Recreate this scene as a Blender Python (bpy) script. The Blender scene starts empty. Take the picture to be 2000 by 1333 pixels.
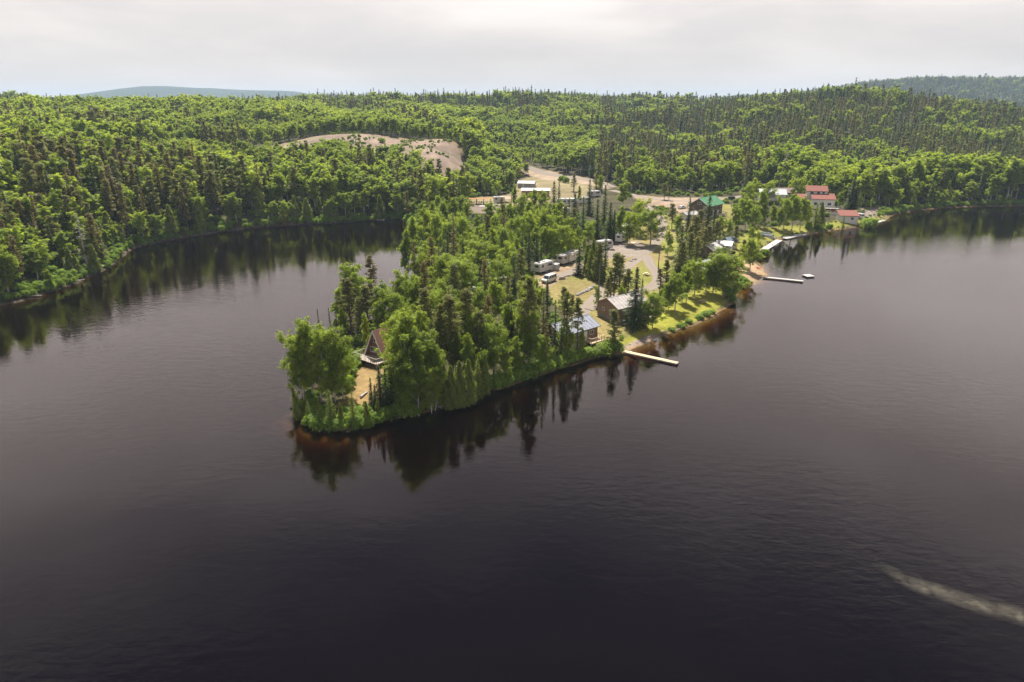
import bpy, math, random
import numpy as np
from mathutils import Vector, Matrix

random.seed(7)
rng = np.random.default_rng(7)
R = math.radians
scene = bpy.context.scene
COL = scene.collection

# ------------------------------------------------------------------ camera
H = 50.0                       # drone height over the lake, metres
FPX = 1333.0                   # focal length in photograph pixels
TH = math.atan((666.5 - 200.0) / FPX)
cam_d = bpy.data.cameras.new('camera')
cam_d.sensor_width = 36.0
cam_d.lens = 36.0 * FPX / 2000.0
cam_d.clip_start = 0.5
cam_d.clip_end = 20000.0
cam = bpy.data.objects.new('camera', cam_d)
cam.location = (0, 0, H)
cam.rotation_euler = (math.pi / 2 - TH, 0, 0)
COL.objects.link(cam)
scene.camera = cam

# ------------------------------------------------------------------ sky, sun, exposure
SUN_EL, SUN_AZ = R(62), R(-8)   # azimuth measured from +Y (ahead) towards +X (right)
world = bpy.data.worlds.new('World')
scene.world = world
world.use_nodes = True
nt = world.node_tree
nt.nodes.clear()
N = nt.nodes.new
L = nt.links.new
out = N('ShaderNodeOutputWorld')
sky = N('ShaderNodeTexSky')
sky.sky_type = 'NISHITA'
sky.sun_disc = False
sky.sun_elevation = SUN_EL
sky.sun_rotation = SUN_AZ
sky.air_density = 0.65
sky.dust_density = 0.3
sky.ozone_density = 1.0
bg = N('ShaderNodeBackground')
bg.inputs['Strength'].default_value = 0.05
L(sky.outputs[0], bg.inputs['Color'])
# thin high cloud veil: soft, layered, thinning overhead
tc = N('ShaderNodeTexCoord')
mp = N('ShaderNodeMapping')
mp.inputs['Scale'].default_value = (1.0, 1.0, 4.2)
L(tc.outputs['Generated'], mp.inputs['Vector'])
n1 = N('ShaderNodeTexNoise')
n1.inputs['Scale'].default_value = 3.2
n1.inputs['Detail'].default_value = 9
n1.inputs['Roughness'].default_value = 0.55
n1.inputs['Distortion'].default_value = 0.25
L(mp.outputs[0], n1.inputs['Vector'])
sep = N('ShaderNodeSeparateXYZ')
L(tc.outputs['Generated'], sep.inputs[0])
elev = N('ShaderNodeMapRange')          # veil cover: closed low down, open overhead
elev.inputs['From Min'].default_value = 0.40
elev.inputs['From Max'].default_value = 0.66
elev.inputs['To Min'].default_value = 0.95
elev.inputs['To Max'].default_value = 0.0
L(sep.outputs['Z'], elev.inputs['Value'])
cr = N('ShaderNodeMapRange')
cr.inputs['From Min'].default_value = 0.40
cr.inputs['From Max'].default_value = 0.64
cr.inputs['To Min'].default_value = -0.14
cr.inputs['To Max'].default_value = 0.06
L(n1.outputs['Fac'], cr.inputs['Value'])
add = N('ShaderNodeMath')
add.operation = 'ADD'
add.use_clamp = True
L(elev.outputs[0], add.inputs[0])
L(cr.outputs[0], add.inputs[1])
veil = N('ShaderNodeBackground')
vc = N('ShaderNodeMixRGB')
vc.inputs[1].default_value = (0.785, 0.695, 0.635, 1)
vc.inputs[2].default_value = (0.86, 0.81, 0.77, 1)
vr = N('ShaderNodeMapRange')
vr.inputs['From Min'].default_value = 0.42
vr.inputs['From Max'].default_value = 0.68
L(n1.outputs['Fac'], vr.inputs['Value'])
L(vr.outputs[0], vc.inputs[0])
L(vc.outputs[0], veil.inputs['Color'])
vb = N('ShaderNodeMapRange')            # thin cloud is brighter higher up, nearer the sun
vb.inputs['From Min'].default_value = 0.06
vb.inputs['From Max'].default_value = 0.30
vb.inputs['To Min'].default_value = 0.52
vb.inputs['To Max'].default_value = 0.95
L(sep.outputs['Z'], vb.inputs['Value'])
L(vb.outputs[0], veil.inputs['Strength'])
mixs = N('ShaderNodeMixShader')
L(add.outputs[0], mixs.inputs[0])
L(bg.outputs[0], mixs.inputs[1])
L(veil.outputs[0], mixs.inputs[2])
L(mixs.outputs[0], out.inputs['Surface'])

sun_d = bpy.data.lights.new('sun', 'SUN')
sun_d.energy = 5.0
sun_d.angle = R(3.5)
sun_d.color = (1.0, 0.95, 0.86)
sun = bpy.data.objects.new('sun', sun_d)
sdir = Vector((math.sin(SUN_AZ) * math.cos(SUN_EL), math.cos(SUN_AZ) * math.cos(SUN_EL), math.sin(SUN_EL)))
sun.rotation_euler = (-sdir).to_track_quat('-Z', 'Y').to_euler()
sun.location = (0, 0, 300)
COL.objects.link(sun)

vs = scene.view_settings
vs.view_transform = 'Standard'
vs.look = 'None'
vs.exposure = 1.0
vs.gamma = 1.0
vs.use_curve_mapping = False
cy = scene.cycles
cy.max_bounces = 6
cy.diffuse_bounces = 4
cy.glossy_bounces = 2
cy.transmission_bounces = 3
cy.volume_bounces = 0
cy.transparent_max_bounces = 16
cy.caustics_reflective = False
cy.caustics_refractive = False
cy.use_denoising = True

# ------------------------------------------------------------------ view helpers (pixels of the photograph -> real places)
S_, C_ = math.sin(TH), math.cos(TH)


def ray(px, py):
    u, v = (px - 1000) / FPX, (py - 666.5) / FPX
    return u, C_ - v * S_, -S_ - v * C_


def at_z(px, py, z=0.0):
    a, b, c = ray(px, py)
    t = (z - H) / c
    return a * t, b * t


def proj(x, y, z):
    dz = z - H
    d = y * C_ - dz * S_
    return 1000 + FPX * x / d, 666.5 - FPX * (y * S_ + dz * C_) / d, d


# ------------------------------------------------------------------ shoreline and terrain
SHORE = [(-900, 90), (-400, 110), (-220, 128), (-160, 148)]
SHORE += [at_z(*p) for p in [(0, 597), (30, 592), (60, 583), (105, 570), (150, 553), (158, 545), (200, 532), (235, 505), (248, 488), (300, 476), (350, 466),
                             (450, 450), (560, 440), (660, 436), (740, 431), (785, 427)]]
SHORE += [(-46, 300), (-42, 280), (-36, 252), (-30, 222), (-25.5, 196), (-26, 176), (-31, 157), (-35.5, 141), (-36.5, 126), (-35.8, 114)]
SHORE += [at_z(*p) for p in [(596, 792), (572, 803), (584, 822), (604, 834), (645, 843), (690, 840), (730, 832), (762, 820), (800, 814), (835, 806), (858, 796),
                             (895, 785), (925, 773), (975, 758), (1040, 738), (1100, 718), (1160, 699), (1210, 690), (1222, 684), (1262, 667), (1300, 654),
                             (1330, 642), (1352, 632), (1395, 615), (1424, 598), (1432, 578), (1440, 568), (1462, 556), (1482, 548), (1496, 536), (1490, 524), (1472, 510),
                             (1478, 492), (1496, 478), (1524, 466), (1552, 461), (1600, 455), (1640, 448), (1700, 440), (1728, 430), (1742, 419), (1800, 410),
                             (1880, 404), (2000, 402)]]
SHORE += [(340, 362), (480, 372), (750, 420), (1200, 480), (2500, 500), (2500, 12000), (-12000, 12000), (-12000, 90)]
SHORE = np.array(SHORE, float)


def smooth_poly(P, keep_end=True):
    a, b = P, np.roll(P, -1, 0)
    q = np.empty((len(P) * 2, 2))
    q[0::2] = a * 0.75 + b * 0.25
    q[1::2] = a * 0.25 + b * 0.75
    return q


SHORE_S = smooth_poly(SHORE)
# small bays and points along the bank
_j = np.random.default_rng(3)


def sd_poly(P, x, y):
    """signed distance, positive inside"""
    x = np.asarray(x, float).ravel()
    y = np.asarray(y, float).ravel()
    best = np.full(x.shape, 1e18)
    ins = np.zeros(x.shape, bool)
    Q = np.roll(P, -1, 0)
    for (ax, ay), (bx, by) in zip(P, Q):
        dx, dy = bx - ax, by - ay
        ll = dx * dx + dy * dy + 1e-9
        t = np.clip(((x - ax) * dx + (y - ay) * dy) / ll, 0, 1)
        d2 = (x - ax - t * dx) ** 2 + (y - ay - t * dy) ** 2
        best = np.minimum(best, d2)
        if ay != by:
            c = ((ay > y) != (by > y)) & (x < (bx - ax) * (y - ay) / (by - ay) + ax)
            ins ^= c
    return np.where(ins, 1, -1) * np.sqrt(best)


def vnoise(x, y, s, seed=0):
    """smooth value noise in numpy"""
    x = np.asarray(x, float) / s + seed * 17.3
    y = np.asarray(y, float) / s + seed * 9.1
    xi, yi = np.floor(x).astype(np.int64), np.floor(y).astype(np.int64)
    fx, fy = x - xi, y - yi
    fx, fy = fx * fx * (3 - 2 * fx), fy * fy * (3 - 2 * fy)

    def hsh(a, b):
        n = (a * 374761393 + b * 668265263 + seed * 982451653) & 0x7fffffff
        n = ((n ^ (n >> 13)) * 1274126177) & 0x7fffffff
        return ((n ^ (n >> 16)) & 0xffff) / 65535.0
    a, b, c, d = hsh(xi, yi), hsh(xi + 1, yi), hsh(xi, yi + 1), hsh(xi + 1, yi + 1)
    return (a * (1 - fx) + b * fx) * (1 - fy) + (c * (1 - fx) + d * fx) * fy


CP = np.array([
    # flats and camp
    (0, 300, 3.5), (0, 350, 4.2), (13, 398, 5), (60, 420, 5), (100, 400, 4.5), (90, 315, 3.5), (40, 455, 7), (25, 500, 9), (150, 345, 5), (150, 400, 6),
    (205, 365, 3.5), (160, 450, 8), (255, 375, 3.5), (320, 395, 4), (450, 410, 5), (60, 330, 3.5), (120, 330, 3.2), (30, 250, 3), (60, 250, 2.6), (0, 200, 3),
    (-20, 130, 2.2), (30, 180, 2.4), (-15, 260, 3.2), (0, 150, 2.2), (-28, 108, 1.6),
    # gravel pit plateau
    (-120, 462, 28.5), (-90, 462, 27.6), (-75, 463, 27.4), (-56, 463, 26.8), (-36, 460, 23.2), (-165, 455, 22), (-150, 440, 22.5), (-110, 425, 22.5), (-70, 420, 20.5), (-45, 412, 16), (-30, 398, 9), (-16, 435, 8), (-8, 465, 12),
    (-120, 500, 28.5), (-70, 500, 27),
    (-130, 340, 13), (-90, 340, 9), (-60, 345, 7), (-100, 375, 15), (-60, 385, 12), (-40, 360, 5), (-30, 330, 4),
    # left hill
    (-160, 200, 5), (-175, 240, 12), (-160, 290, 11), (-190, 290, 18), (-210, 350, 22), (-240, 450, 26), (-280, 600, 30), (-330, 850, 37), (-400, 1000, 39),
    (-500, 500, 28), (-330, 250, 18), (-300, 180, 9), (-600, 900, 36), (-700, 1300, 37), (-170, 350, 19),
    # back slopes and skyline ridge
    (0, 560, 13), (0, 650, 19), (-150, 600, 29), (-150, 800, 38), (0, 800, 29), (60, 950, 39), (0, 1120, 47), (-250, 1120, 47), (250, 1120, 44), (120, 620, 14),
    (120, 520, 8), (110, 800, 28), (500, 1150, 34), (200, 950, 40),
    # right hill
    (350, 760, 50), (270, 720, 41), (440, 760, 43), (510, 760, 31), (585, 760, 19), (680, 800, 14), (650, 960, 16), (800, 1150, 18), (200, 480, 6), (300, 460, 6.5), (260, 580, 20), (360, 600, 24), (430, 620, 26),
    (380, 500, 9), (500, 500, 9), (600, 560, 12), (900, 900, 15), (180, 640, 19), (700, 500, 8), (480, 560, 16), (1100, 1200, 18),
    (0, 1500, 36), (-800, 2000, 32), (800, 1600, 24), (1500, 1200, 20)], float)


def rbf_fit(P):
    d = np.hypot(P[:, None, 0] - P[None, :, 0], P[:, None, 1] - P[None, :, 1])
    K = -np.sqrt(d * d + 15.0 ** 2)
    n = len(P)
    A = np.zeros((n + 1, n + 1))
    A[:n, :n] = K - np.eye(n) * 3.0
    A[:n, n] = 1
    A[n, :n] = 1
    return np.linalg.solve(A, np.append(P[:, 2], 0))


RW = rbf_fit(CP)


def hills(x, y):
    z = np.full(x.shape, RW[-1])
    for (cx, cy_, _), w in zip(CP, RW[:-1]):
        z -= w * np.sqrt((x - cx) ** 2 + (y - cy_) ** 2 + 225.0)
    far = np.hypot(x, y)
    k = np.clip((far - 1300) / 900, 0, 1)
    z = z * (1 - k) + 33 * k

    def bump(cx, cy_, sx, sy, a, rot=0.0):
        c, s = math.cos(rot), math.sin(rot)
        u, v = (x - cx) * c + (y - cy_) * s, -(x - cx) * s + (y - cy_) * c
        return a * np.exp(-(u / sx) ** 2 - (v / sy) ** 2)
    z = z + bump(1150, 2250, 330, 420, 54) + bump(1650, 2300, 420, 450, 60) + bump(2300, 2500, 600, 500, 48)
    z = z + bump(-2580, 5200, 400, 900, 92) + bump(-1850, 5400, 700, 900, 96) + bump(-3000, 5300, 300, 700, 22)
    z = z + bump(200, 6200, 260, 600, 62) + bump(1650, 5200, 330, 500, 52) + bump(3300, 5600, 1400, 700, 90)
    return z


def terrain(x, y):
    x = np.asarray(x, float)
    y = np.asarray(y, float)
    sh = x.shape
    x, y = x.ravel(), y.ravel()
    d = sd_poly(SHORE_S, x, y)
    d = d + (vnoise(x, y, 5, 1) - 0.5) * 1.6 * np.clip((400 - y) / 200, 0.2, 1)
    hz = np.maximum(hills(x, y), 0.9)
    k = 1 - np.exp(-np.maximum(d, 0) / 7.0)
    land = 0.05 + hz * k
    land = land + (vnoise(x, y, 23, 2) - 0.5) * np.minimum(1.2, np.maximum(d, 0) * 0.03) + (vnoise(x, y, 70, 3) - 0.5) * np.clip((y - 480) / 100, 0, 1) * 7 + (vnoise(x, y, 170, 6) - 0.5) * np.clip((np.hypot(x, y) - 520) / 200, 0, 1) * np.where(x > 150, 8, 20)
    m = np.maximum(-d, 0)
    shelf = np.clip((x - 18) / 8, 0, 1)           # sandy shelf off the lawn, steep drop along the woods
    shelf = np.maximum(shelf, np.clip((13 - np.hypot(x + 26, y - 99)) / 4, 0, 1) * .22)
    bed = -(0.28 - 0.12 * shelf) * m - (0.05 - 0.030 * shelf) * m ** 2
    bed = np.maximum(bed, -6.0 + (vnoise(x, y, 30, 5) - .5))
    return np.where(d > 0, land, bed + 0.05).reshape(sh), d.reshape(sh)


def hz1(x, y):
    return float(terrain(np.array([x]), np.array([y]))[0][0])


def hit(px, py, dz=0.0):
    """where the line of sight through a photograph pixel meets the ground"""
    a, b, c = ray(px, py)
    t = np.concatenate([np.arange(90, 520, 1.0), np.arange(520, 2600, 6.0)])
    X, Y, Z = a * t, b * t, H + c * t
    hgt, _ = terrain(X, Y)
    hgt = np.maximum(hgt, 0) + dz
    below = np.nonzero(Z <= hgt)[0]
    i = below[0] if len(below) else len(t) - 1
    if i == 0:
        return X[0], Y[0], hgt[0]
    z0, z1 = Z[i - 1] - hgt[i - 1], Z[i] - hgt[i]
    k = z0 / (z0 - z1 + 1e-9)
    x, y = X[i - 1] * (1 - k) + X[i] * k, Y[i - 1] * (1 - k) + Y[i] * k
    return x, y, max(hz1(x, y), 0) if dz == 0 else hz1(x, y)


def hits(pts, dz=0.0):
    return np.array([hit(px, py, dz)[:2] for px, py in pts])


# ------------------------------------------------------------------ surface zones (world polygons)
def Z(pts):
    return smooth_poly(hits(pts))


ZONES = dict(
    tip=Z([(690, 716), (716, 708), (748, 712), (748, 745), (742, 775), (722, 792), (690, 800), (640, 800), (668, 785), (684, 760)]),
    camp=Z([(1030, 540), (1085, 525), (1140, 520), (1180, 480), (1230, 455), (1270, 425), (1310, 415), (1330, 470), (1330, 520), (1310, 555), (1255, 590), (1230, 610),
            (1225, 660), (1165, 692), (1125, 700), (1110, 680), (1150, 640), (1140, 610), (1090, 600), (1070, 585), (1045, 560)]),
    lawn=Z([(1170, 690), (1220, 660), (1270, 630), (1300, 600), (1350, 570), (1380, 560), (1440, 560), (1436, 585), (1400, 612), (1340, 642), (1280, 660), (1222, 688)]),
    pits=Z([(1048, 540), (1085, 522), (1135, 512), (1150, 520), (1120, 540), (1090, 550), (1072, 565), (1050, 560)]),
    pad=Z([(1160, 490), (1195, 476), (1240, 470), (1262, 480), (1245, 500), (1200, 505), (1165, 503)]),
    beach=Z([(1205, 694), (1225, 672), (1260, 658), (1290, 650), (1285, 664), (1230, 690)]),
    beach2=Z([(1415, 512), (1450, 505), (1480, 515), (1500, 535), (1480, 552), (1450, 552), (1430, 535)]),
    lawn2=Z([(1420, 470), (1480, 445), (1530, 440), (1590, 440), (1640, 430), (1700, 430), (1745, 415), (1735, 435), (1640, 452), (1560, 465), (1500, 482), (1470, 500), (1430, 500)]),
    yard=Z([(1320, 400), (1420, 395), (1450, 420), (1420, 450), (1390, 480), (1340, 470), (1320, 430)]),
    drive=Z([(1680, 425), (1690, 408), (1715, 403), (1722, 412), (1705, 424)]),
    lot=Z([(1225, 378), (1300, 387), (1430, 384), (1440, 389), (1370, 400), (1345, 420), (1290, 408), (1255, 396)]),
    yard2=Z([(905, 400), (925, 383), (990, 385), (1010, 365), (1010, 352), (1040, 345), (1120, 348), (1150, 360), (1165, 380), (1130, 402), (1075, 410), (1040, 392), (1000, 408), (960, 412)]),
    slope=Z([(985, 312), (1010, 316), (1050, 330), (1090, 338), (1140, 345), (1195, 362), (1190, 372), (1130, 356), (1060, 352), (1045, 345), (1010, 326)]),
    pitfield=smooth_poly(np.array([(-178, 452), (-150, 418), (-128, 406), (-100, 404), (-62, 402), (-46, 386), (-32, 384), (-24, 402), (-28, 440), (-34, 462), (-60, 474), (-100, 478), (-135, 482), (-150, 470)])),
)


def zone(name, x, y):
    return sd_poly(ZONES[name], x, y)


# ------------------------------------------------------------------ materials
MATS = {}


def nmat(name):
    m = bpy.data.materials.new(name)
    m.use_nodes = True
    n = m.node_tree
    n.nodes.clear()
    return m, n, n.nodes.new, n.links.new


def simple(name, col, rough=0.7, metal=0.0, noise=0.12, scale=6.0, bump=0.0, spec=0.3, streak=None):
    """paint, wood or metal with uneven tone and a little relief"""
    if name in MATS:
        return MATS[name]
    m, n, new, link = nmat(name)
    o = new('ShaderNodeOutputMaterial')
    p = new('ShaderNodeBsdfPrincipled')
    p.inputs['Roughness'].default_value = rough
    p.inputs['Metallic'].default_value = metal
    p.inputs['Specular IOR Level'].default_value = spec
    t = new('ShaderNodeTexCoord')
    mpg = new('ShaderNodeMapping')
    if streak:
        mpg.inputs['Scale'].default_value = streak
    nz = new('ShaderNodeTexNoise')
    nz.inputs['Scale'].default_value = scale
    nz.inputs['Detail'].default_value = 5
    link(t.outputs['Object'], mpg.inputs[0])
    link(mpg.outputs[0], nz.inputs['Vector'])
    mx = new('ShaderNodeMixRGB')
    mx.inputs[1].default_value = tuple(max(0, c * (1 - 2.2 * noise)) for c in col) + (1,)
    mx.inputs[2].default_value = tuple(min(1, c * (1 + 1.6 * noise)) for c in col) + (1,)
    link(nz.outputs['Fac'], mx.inputs[0])
    link(mx.outputs[0], p.inputs['Base Color'])
    if bump:
        b = new('ShaderNodeBump')
        b.inputs['Strength'].default_value = bump
        b.inputs['Distance'].default_value = 0.03
        link(nz.outputs['Fac'], b.inputs['Height'])
        link(b.outputs[0], p.inputs['Normal'])
    link(p.outputs[0], o.inputs['Surface'])
    MATS[name] = m
    return m


def leaf_mat(name, c1, c2, c3, trans=0.35, gaps=0.34):
    """foliage: tone differs from tree to tree (random) and from spray to spray (attribute)"""
    m, n, new, link = nmat(name)
    o = new('ShaderNodeOutputMaterial')
    oi = new('ShaderNodeObjectInfo')
    at = new('ShaderNodeAttribute')
    at.attribute_name = 'tone'
    r = new('ShaderNodeValToRGB')
    e = r.color_ramp.elements
    e[0].position, e[0].color = 0.0, c1 + (1,)
    e[1].position, e[1].color = 1.0, c3 + (1,)
    k = e.new(0.5)
    k.color = c2 + (1,)
    ml = new('ShaderNodeMath')
    ml.operation = 'MULTIPLY_ADD'
    ml.inputs[1].default_value = 0.40
    link(at.outputs['Fac'], ml.inputs[0])
    st = new('ShaderNodeTexNoise')           # stands of the same age and kind
    st.inputs['Scale'].default_value = 0.022
    st.inputs['Detail'].default_value = 2
    link(oi.outputs['Location'], st.inputs['Vector'])
    sr = new('ShaderNodeMapRange')
    sr.inputs['From Min'].default_value = 0.34
    sr.inputs['From Max'].default_value = 0.66
    sr.inputs['To Max'].default_value = 0.30
    link(st.outputs['Fac'], sr.inputs['Value'])
    link(sr.outputs[0], ml.inputs[2])
    ma = new('ShaderNodeMath')
    ma.operation = 'MULTIPLY_ADD'
    ma.inputs[1].default_value = 0.30
    link(oi.outputs['Random'], ma.inputs[0])
    link(ml.outputs[0], ma.inputs[2])
    link(ma.outputs[0], r.inputs[0])
    d = new('ShaderNodeBsdfPrincipled')
    d.inputs['Roughness'].default_value = 0.55
    d.inputs['Specular IOR Level'].default_value = 0.25
    tr = new('ShaderNodeBsdfTranslucent')
    mx = new('ShaderNodeMixShader')
    mx.inputs[0].default_value = trans
    link(r.outputs[0], d.inputs['Base Color'])
    hs = new('ShaderNodeMixRGB')
    hs.blend_type = 'MULTIPLY'
    hs.inputs[0].default_value = 1.0
    hs.inputs[2].default_value = (1.75, 1.75, 0.65, 1)
    link(r.outputs[0], hs.inputs[1])
    link(hs.outputs[0], tr.inputs['Color'])
    link(d.outputs[0], mx.inputs[1])
    link(tr.outputs[0], mx.inputs[2])
    ho = new('ShaderNodeBsdfTransparent')    # gaps between the leaves of a spray
    mh = new('ShaderNodeMixShader')
    mh.inputs[0].default_value = gaps
    link(mx.outputs[0], mh.inputs[1])
    link(ho.outputs[0], mh.inputs[2])
    link(mh.outputs[0], o.inputs['Surface'])
    MATS[name] = m
    return m


leaf_mat('birch_leaf', (0.115, 0.160, 0.034), (0.210, 0.268, 0.040), (0.325, 0.362, 0.056), 0.60)
leaf_mat('spruce_needle', (0.042, 0.060, 0.026), (0.072, 0.100, 0.034), (0.115, 0.145, 0.045), 0.38)
leaf_mat('pine_needle', (0.125, 0.110, 0.050), (0.155, 0.160, 0.055), (0.185, 0.215, 0.060), 0.42)
leaf_mat('weathered_needle', (0.160, 0.120, 0.062), (0.178, 0.150, 0.066), (0.175, 0.178, 0.066), 0.42)
leaf_mat('cedar_spray', (0.130, 0.160, 0.040), (0.190, 0.230, 0.048), (0.250, 0.275, 0.060), 0.45)
leaf_mat('shrub_leaf', (0.115, 0.185, 0.028), (0.180, 0.260, 0.036), (0.245, 0.315, 0.050), 0.50)
leaf_mat('rust_needle', (0.20, 0.075, 0.045), (0.24, 0.09, 0.05), (0.27, 0.11, 0.06), 0.15)
BARK = simple('conifer_bark', (0.11, 0.085, 0.068), 0.9, noise=0.25, scale=3, spec=0.1)
BIRCHBARK = simple('birch_bark', (0.42, 0.39, 0.35), 0.8, noise=0.3, scale=4, spec=0.1)
DEADWOOD = simple('dead_wood', (0.42, 0.38, 0.35), 0.85, noise=0.2, scale=4, spec=0.1)

# ground: tones from an attribute worked out for every point, with fine noise over it
m, n, new, link = nmat('ground')
o = new('ShaderNodeOutputMaterial')
p = new('ShaderNodeBsdfPrincipled')
p.inputs['Roughness'].default_value = 0.95
p.inputs['Specular IOR Level'].default_value = 0.1
at = new('ShaderNodeAttribute')
at.attribute_name = 'soil'
geo = new('ShaderNodeNewGeometry')
nz = new('ShaderNodeTexNoise')
nz.inputs['Scale'].default_value = 0.9
nz.inputs['Detail'].default_value = 8
nz.inputs['Roughness'].default_value = 0.65
link(geo.outputs['Position'], nz.inputs['Vector'])
nz2 = new('ShaderNodeTexNoise')
nz2.inputs['Scale'].default_value = 0.13
nz2.inputs['Detail'].default_value = 5
link(geo.outputs['Position'], nz2.inputs['Vector'])
mr = new('ShaderNodeMapRange')
mr.inputs['From Min'].default_value = 0.3
mr.inputs['From Max'].default_value = 0.7
mr.inputs['To Min'].default_value = 0.72
mr.inputs['To Max'].default_value = 1.25
link(nz.outputs['Fac'], mr.inputs['Value'])
mu = new('ShaderNodeMixRGB')
mu.blend_type = 'MULTIPLY'
mu.inputs[0].default_value = 1
link(at.outputs['Color'], mu.inputs[1])
link(mr.outputs[0], mu.inputs[2])
mu2 = new('ShaderNodeMixRGB')
mu2.blend_type = 'MULTIPLY'
mu2.inputs[0].default_value = 0.6
mrb = new('ShaderNodeMapRange')
mrb.inputs['From Min'].default_value = 0.35
mrb.inputs['From Max'].default_value = 0.65
mrb.inputs['To Min'].default_value = 0.7
mrb.inputs['To Max'].default_value = 1.15
link(nz2.outputs['Fac'], mrb.inputs['Value'])
link(mu.outputs[0], mu2.inputs[1])
link(mrb.outputs[0], mu2.inputs[2])
link(mu2.outputs[0], p.inputs['Base Color'])
b = new('ShaderNodeBump')
b.inputs['Strength'].default_value = 0.5
b.inputs['Distance'].default_value = 0.15
link(nz.outputs['Fac'], b.inputs['Height'])
link(b.outputs[0], p.inputs['Normal'])
link(p.outputs[0], o.inputs['Surface'])
MATS['ground'] = m

# tannin-stained lake: clear surface over brown-absorbing water
m, n, new, link = nmat('lake_water')
o = new('ShaderNodeOutputMaterial')
geo = new('ShaderNodeNewGeometry')
mp1 = new('ShaderNodeMapping')
mp1.inputs['Scale'].default_value = (0.55, 1.0, 1.0)
mp1.inputs['Rotation'].default_value = (0, 0, R(12))
link(geo.outputs['Position'], mp1.inputs[0])
w1 = new('ShaderNodeTexNoise')
w1.inputs['Scale'].default_value = 0.75
w1.inputs['Detail'].default_value = 3
w1.inputs['Roughness'].default_value = 0.6
w1.inputs['Distortion'].default_value = 0.4
link(mp1.outputs[0], w1.inputs['Vector'])
w2 = new('ShaderNodeTexNoise')          # wind lanes: rougher and calmer patches
w2.inputs['Scale'].default_value = 0.022
w2.inputs['Detail'].default_value = 4
link(mp1.outputs[0], w2.inputs['Vector'])
wr = new('ShaderNodeMapRange')
wr.inputs['From Min'].default_value = 0.38
wr.inputs['From Max'].default_value = 0.62
wr.inputs['To Min'].default_value = 0.12
wr.inputs['To Max'].default_value = 1.0
link(w2.outputs['Fac'], wr.inputs['Value'])
b = new('ShaderNodeBump')
b.inputs['Distance'].default_value = 0.06
link(wr.outputs[0], b.inputs['Strength'])
link(w1.outputs['Fac'], b.inputs['Height'])
fr = new('ShaderNodeFresnel')
fr.inputs['IOR'].default_value = 1.33
link(b.outputs[0], fr.inputs['Normal'])
gl = new('ShaderNodeBsdfGlossy')
gl.inputs['Roughness'].default_value = 0.04
gl.inputs['Color'].default_value = (1.0, 0.925, 0.935, 1)
link(b.outputs[0], gl.inputs['Normal'])
tp = new('ShaderNodeBsdfTransparent')
mx = new('ShaderNodeMixShader')
tb = new('ShaderNodeBsdfDiffuse')       # peat-brown matter suspended near the surface
tb.inputs['Color'].default_value = (0.0060, 0.0013, 0.0006, 1)
tm = new('ShaderNodeMixShader')
tm.inputs[0].default_value = 0.3
link(tp.outputs[0], tm.inputs[1])
link(tb.outputs[0], tm.inputs[2])
link(fr.outputs[0], mx.inputs[0])
link(tm.outputs[0], mx.inputs[1])
link(gl.outputs[0], mx.inputs[2])
link(mx.outputs[0], o.inputs['Surface'])
ab = new('ShaderNodeVolumeAbsorption')
ab.inputs['Color'].default_value = (0.62, 0.45, 0.0, 1)
ab.inputs['Density'].default_value = 1.7
link(ab.outputs[0], o.inputs['Volume'])
MATS['lake_water'] = m


# ------------------------------------------------------------------ mesh helpers
def mesh_np(name, V, F, mats, mat_idx=None, tone=None, smooth=False):
    """V (n,3), F (m,k) all faces with k corners"""
    me = bpy.data.meshes.new(name)
    V = np.ascontiguousarray(V, dtype=np.float32)
    F = np.ascontiguousarray(F, dtype=np.int32)
    k = F.shape[1]
    me.vertices.add(len(V))
    me.vertices.foreach_set('co', V.ravel())
    me.loops.add(F.size)
    me.loops.foreach_set('vertex_index', F.ravel())
    me.polygons.add(len(F))
    me.polygons.foreach_set('loop_start', np.arange(0, F.size, k, dtype=np.int32))
    me.polygons.foreach_set('loop_total', np.full(len(F), k, dtype=np.int32))
    for mm in mats:
        me.materials.append(mm)
    if mat_idx is not None:
        me.polygons.foreach_set('material_index', np.asarray(mat_idx, dtype=np.int32))
    if tone is not None:
        a = me.attributes.new('tone', 'FLOAT', 'POINT')
        a.data.foreach_set('value', np.asarray(tone, dtype=np.float32))
    me.update(calc_edges=True)
    if smooth:
        me.polygons.foreach_set('use_smooth', np.ones(len(F), dtype=bool))
    return me


def link_obj(name, me, parent=None, loc=None):
    ob = bpy.data.objects.new(name, me)
    COL.objects.link(ob)
    if parent is not None:
        ob.parent = parent
    if loc is not None:
        ob.location = loc
    return ob


def tag(ob, label=None, cat=None, group=None, kind=None):
    if label:
        ob['label'] = label
    if cat:
        ob['category'] = cat
    if group:
        ob['group'] = group
    if kind:
        ob['kind'] = kind
    return ob


def empty(name, loc, rz=0.0, label=None, cat=None, group=None):
    e = bpy.data.objects.new(name, None)
    e.empty_display_size = 0.3
    e.location = loc
    e.rotation_euler = (0, 0, rz)
    COL.objects.link(e)
    return tag(e, label, cat, group)


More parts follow.
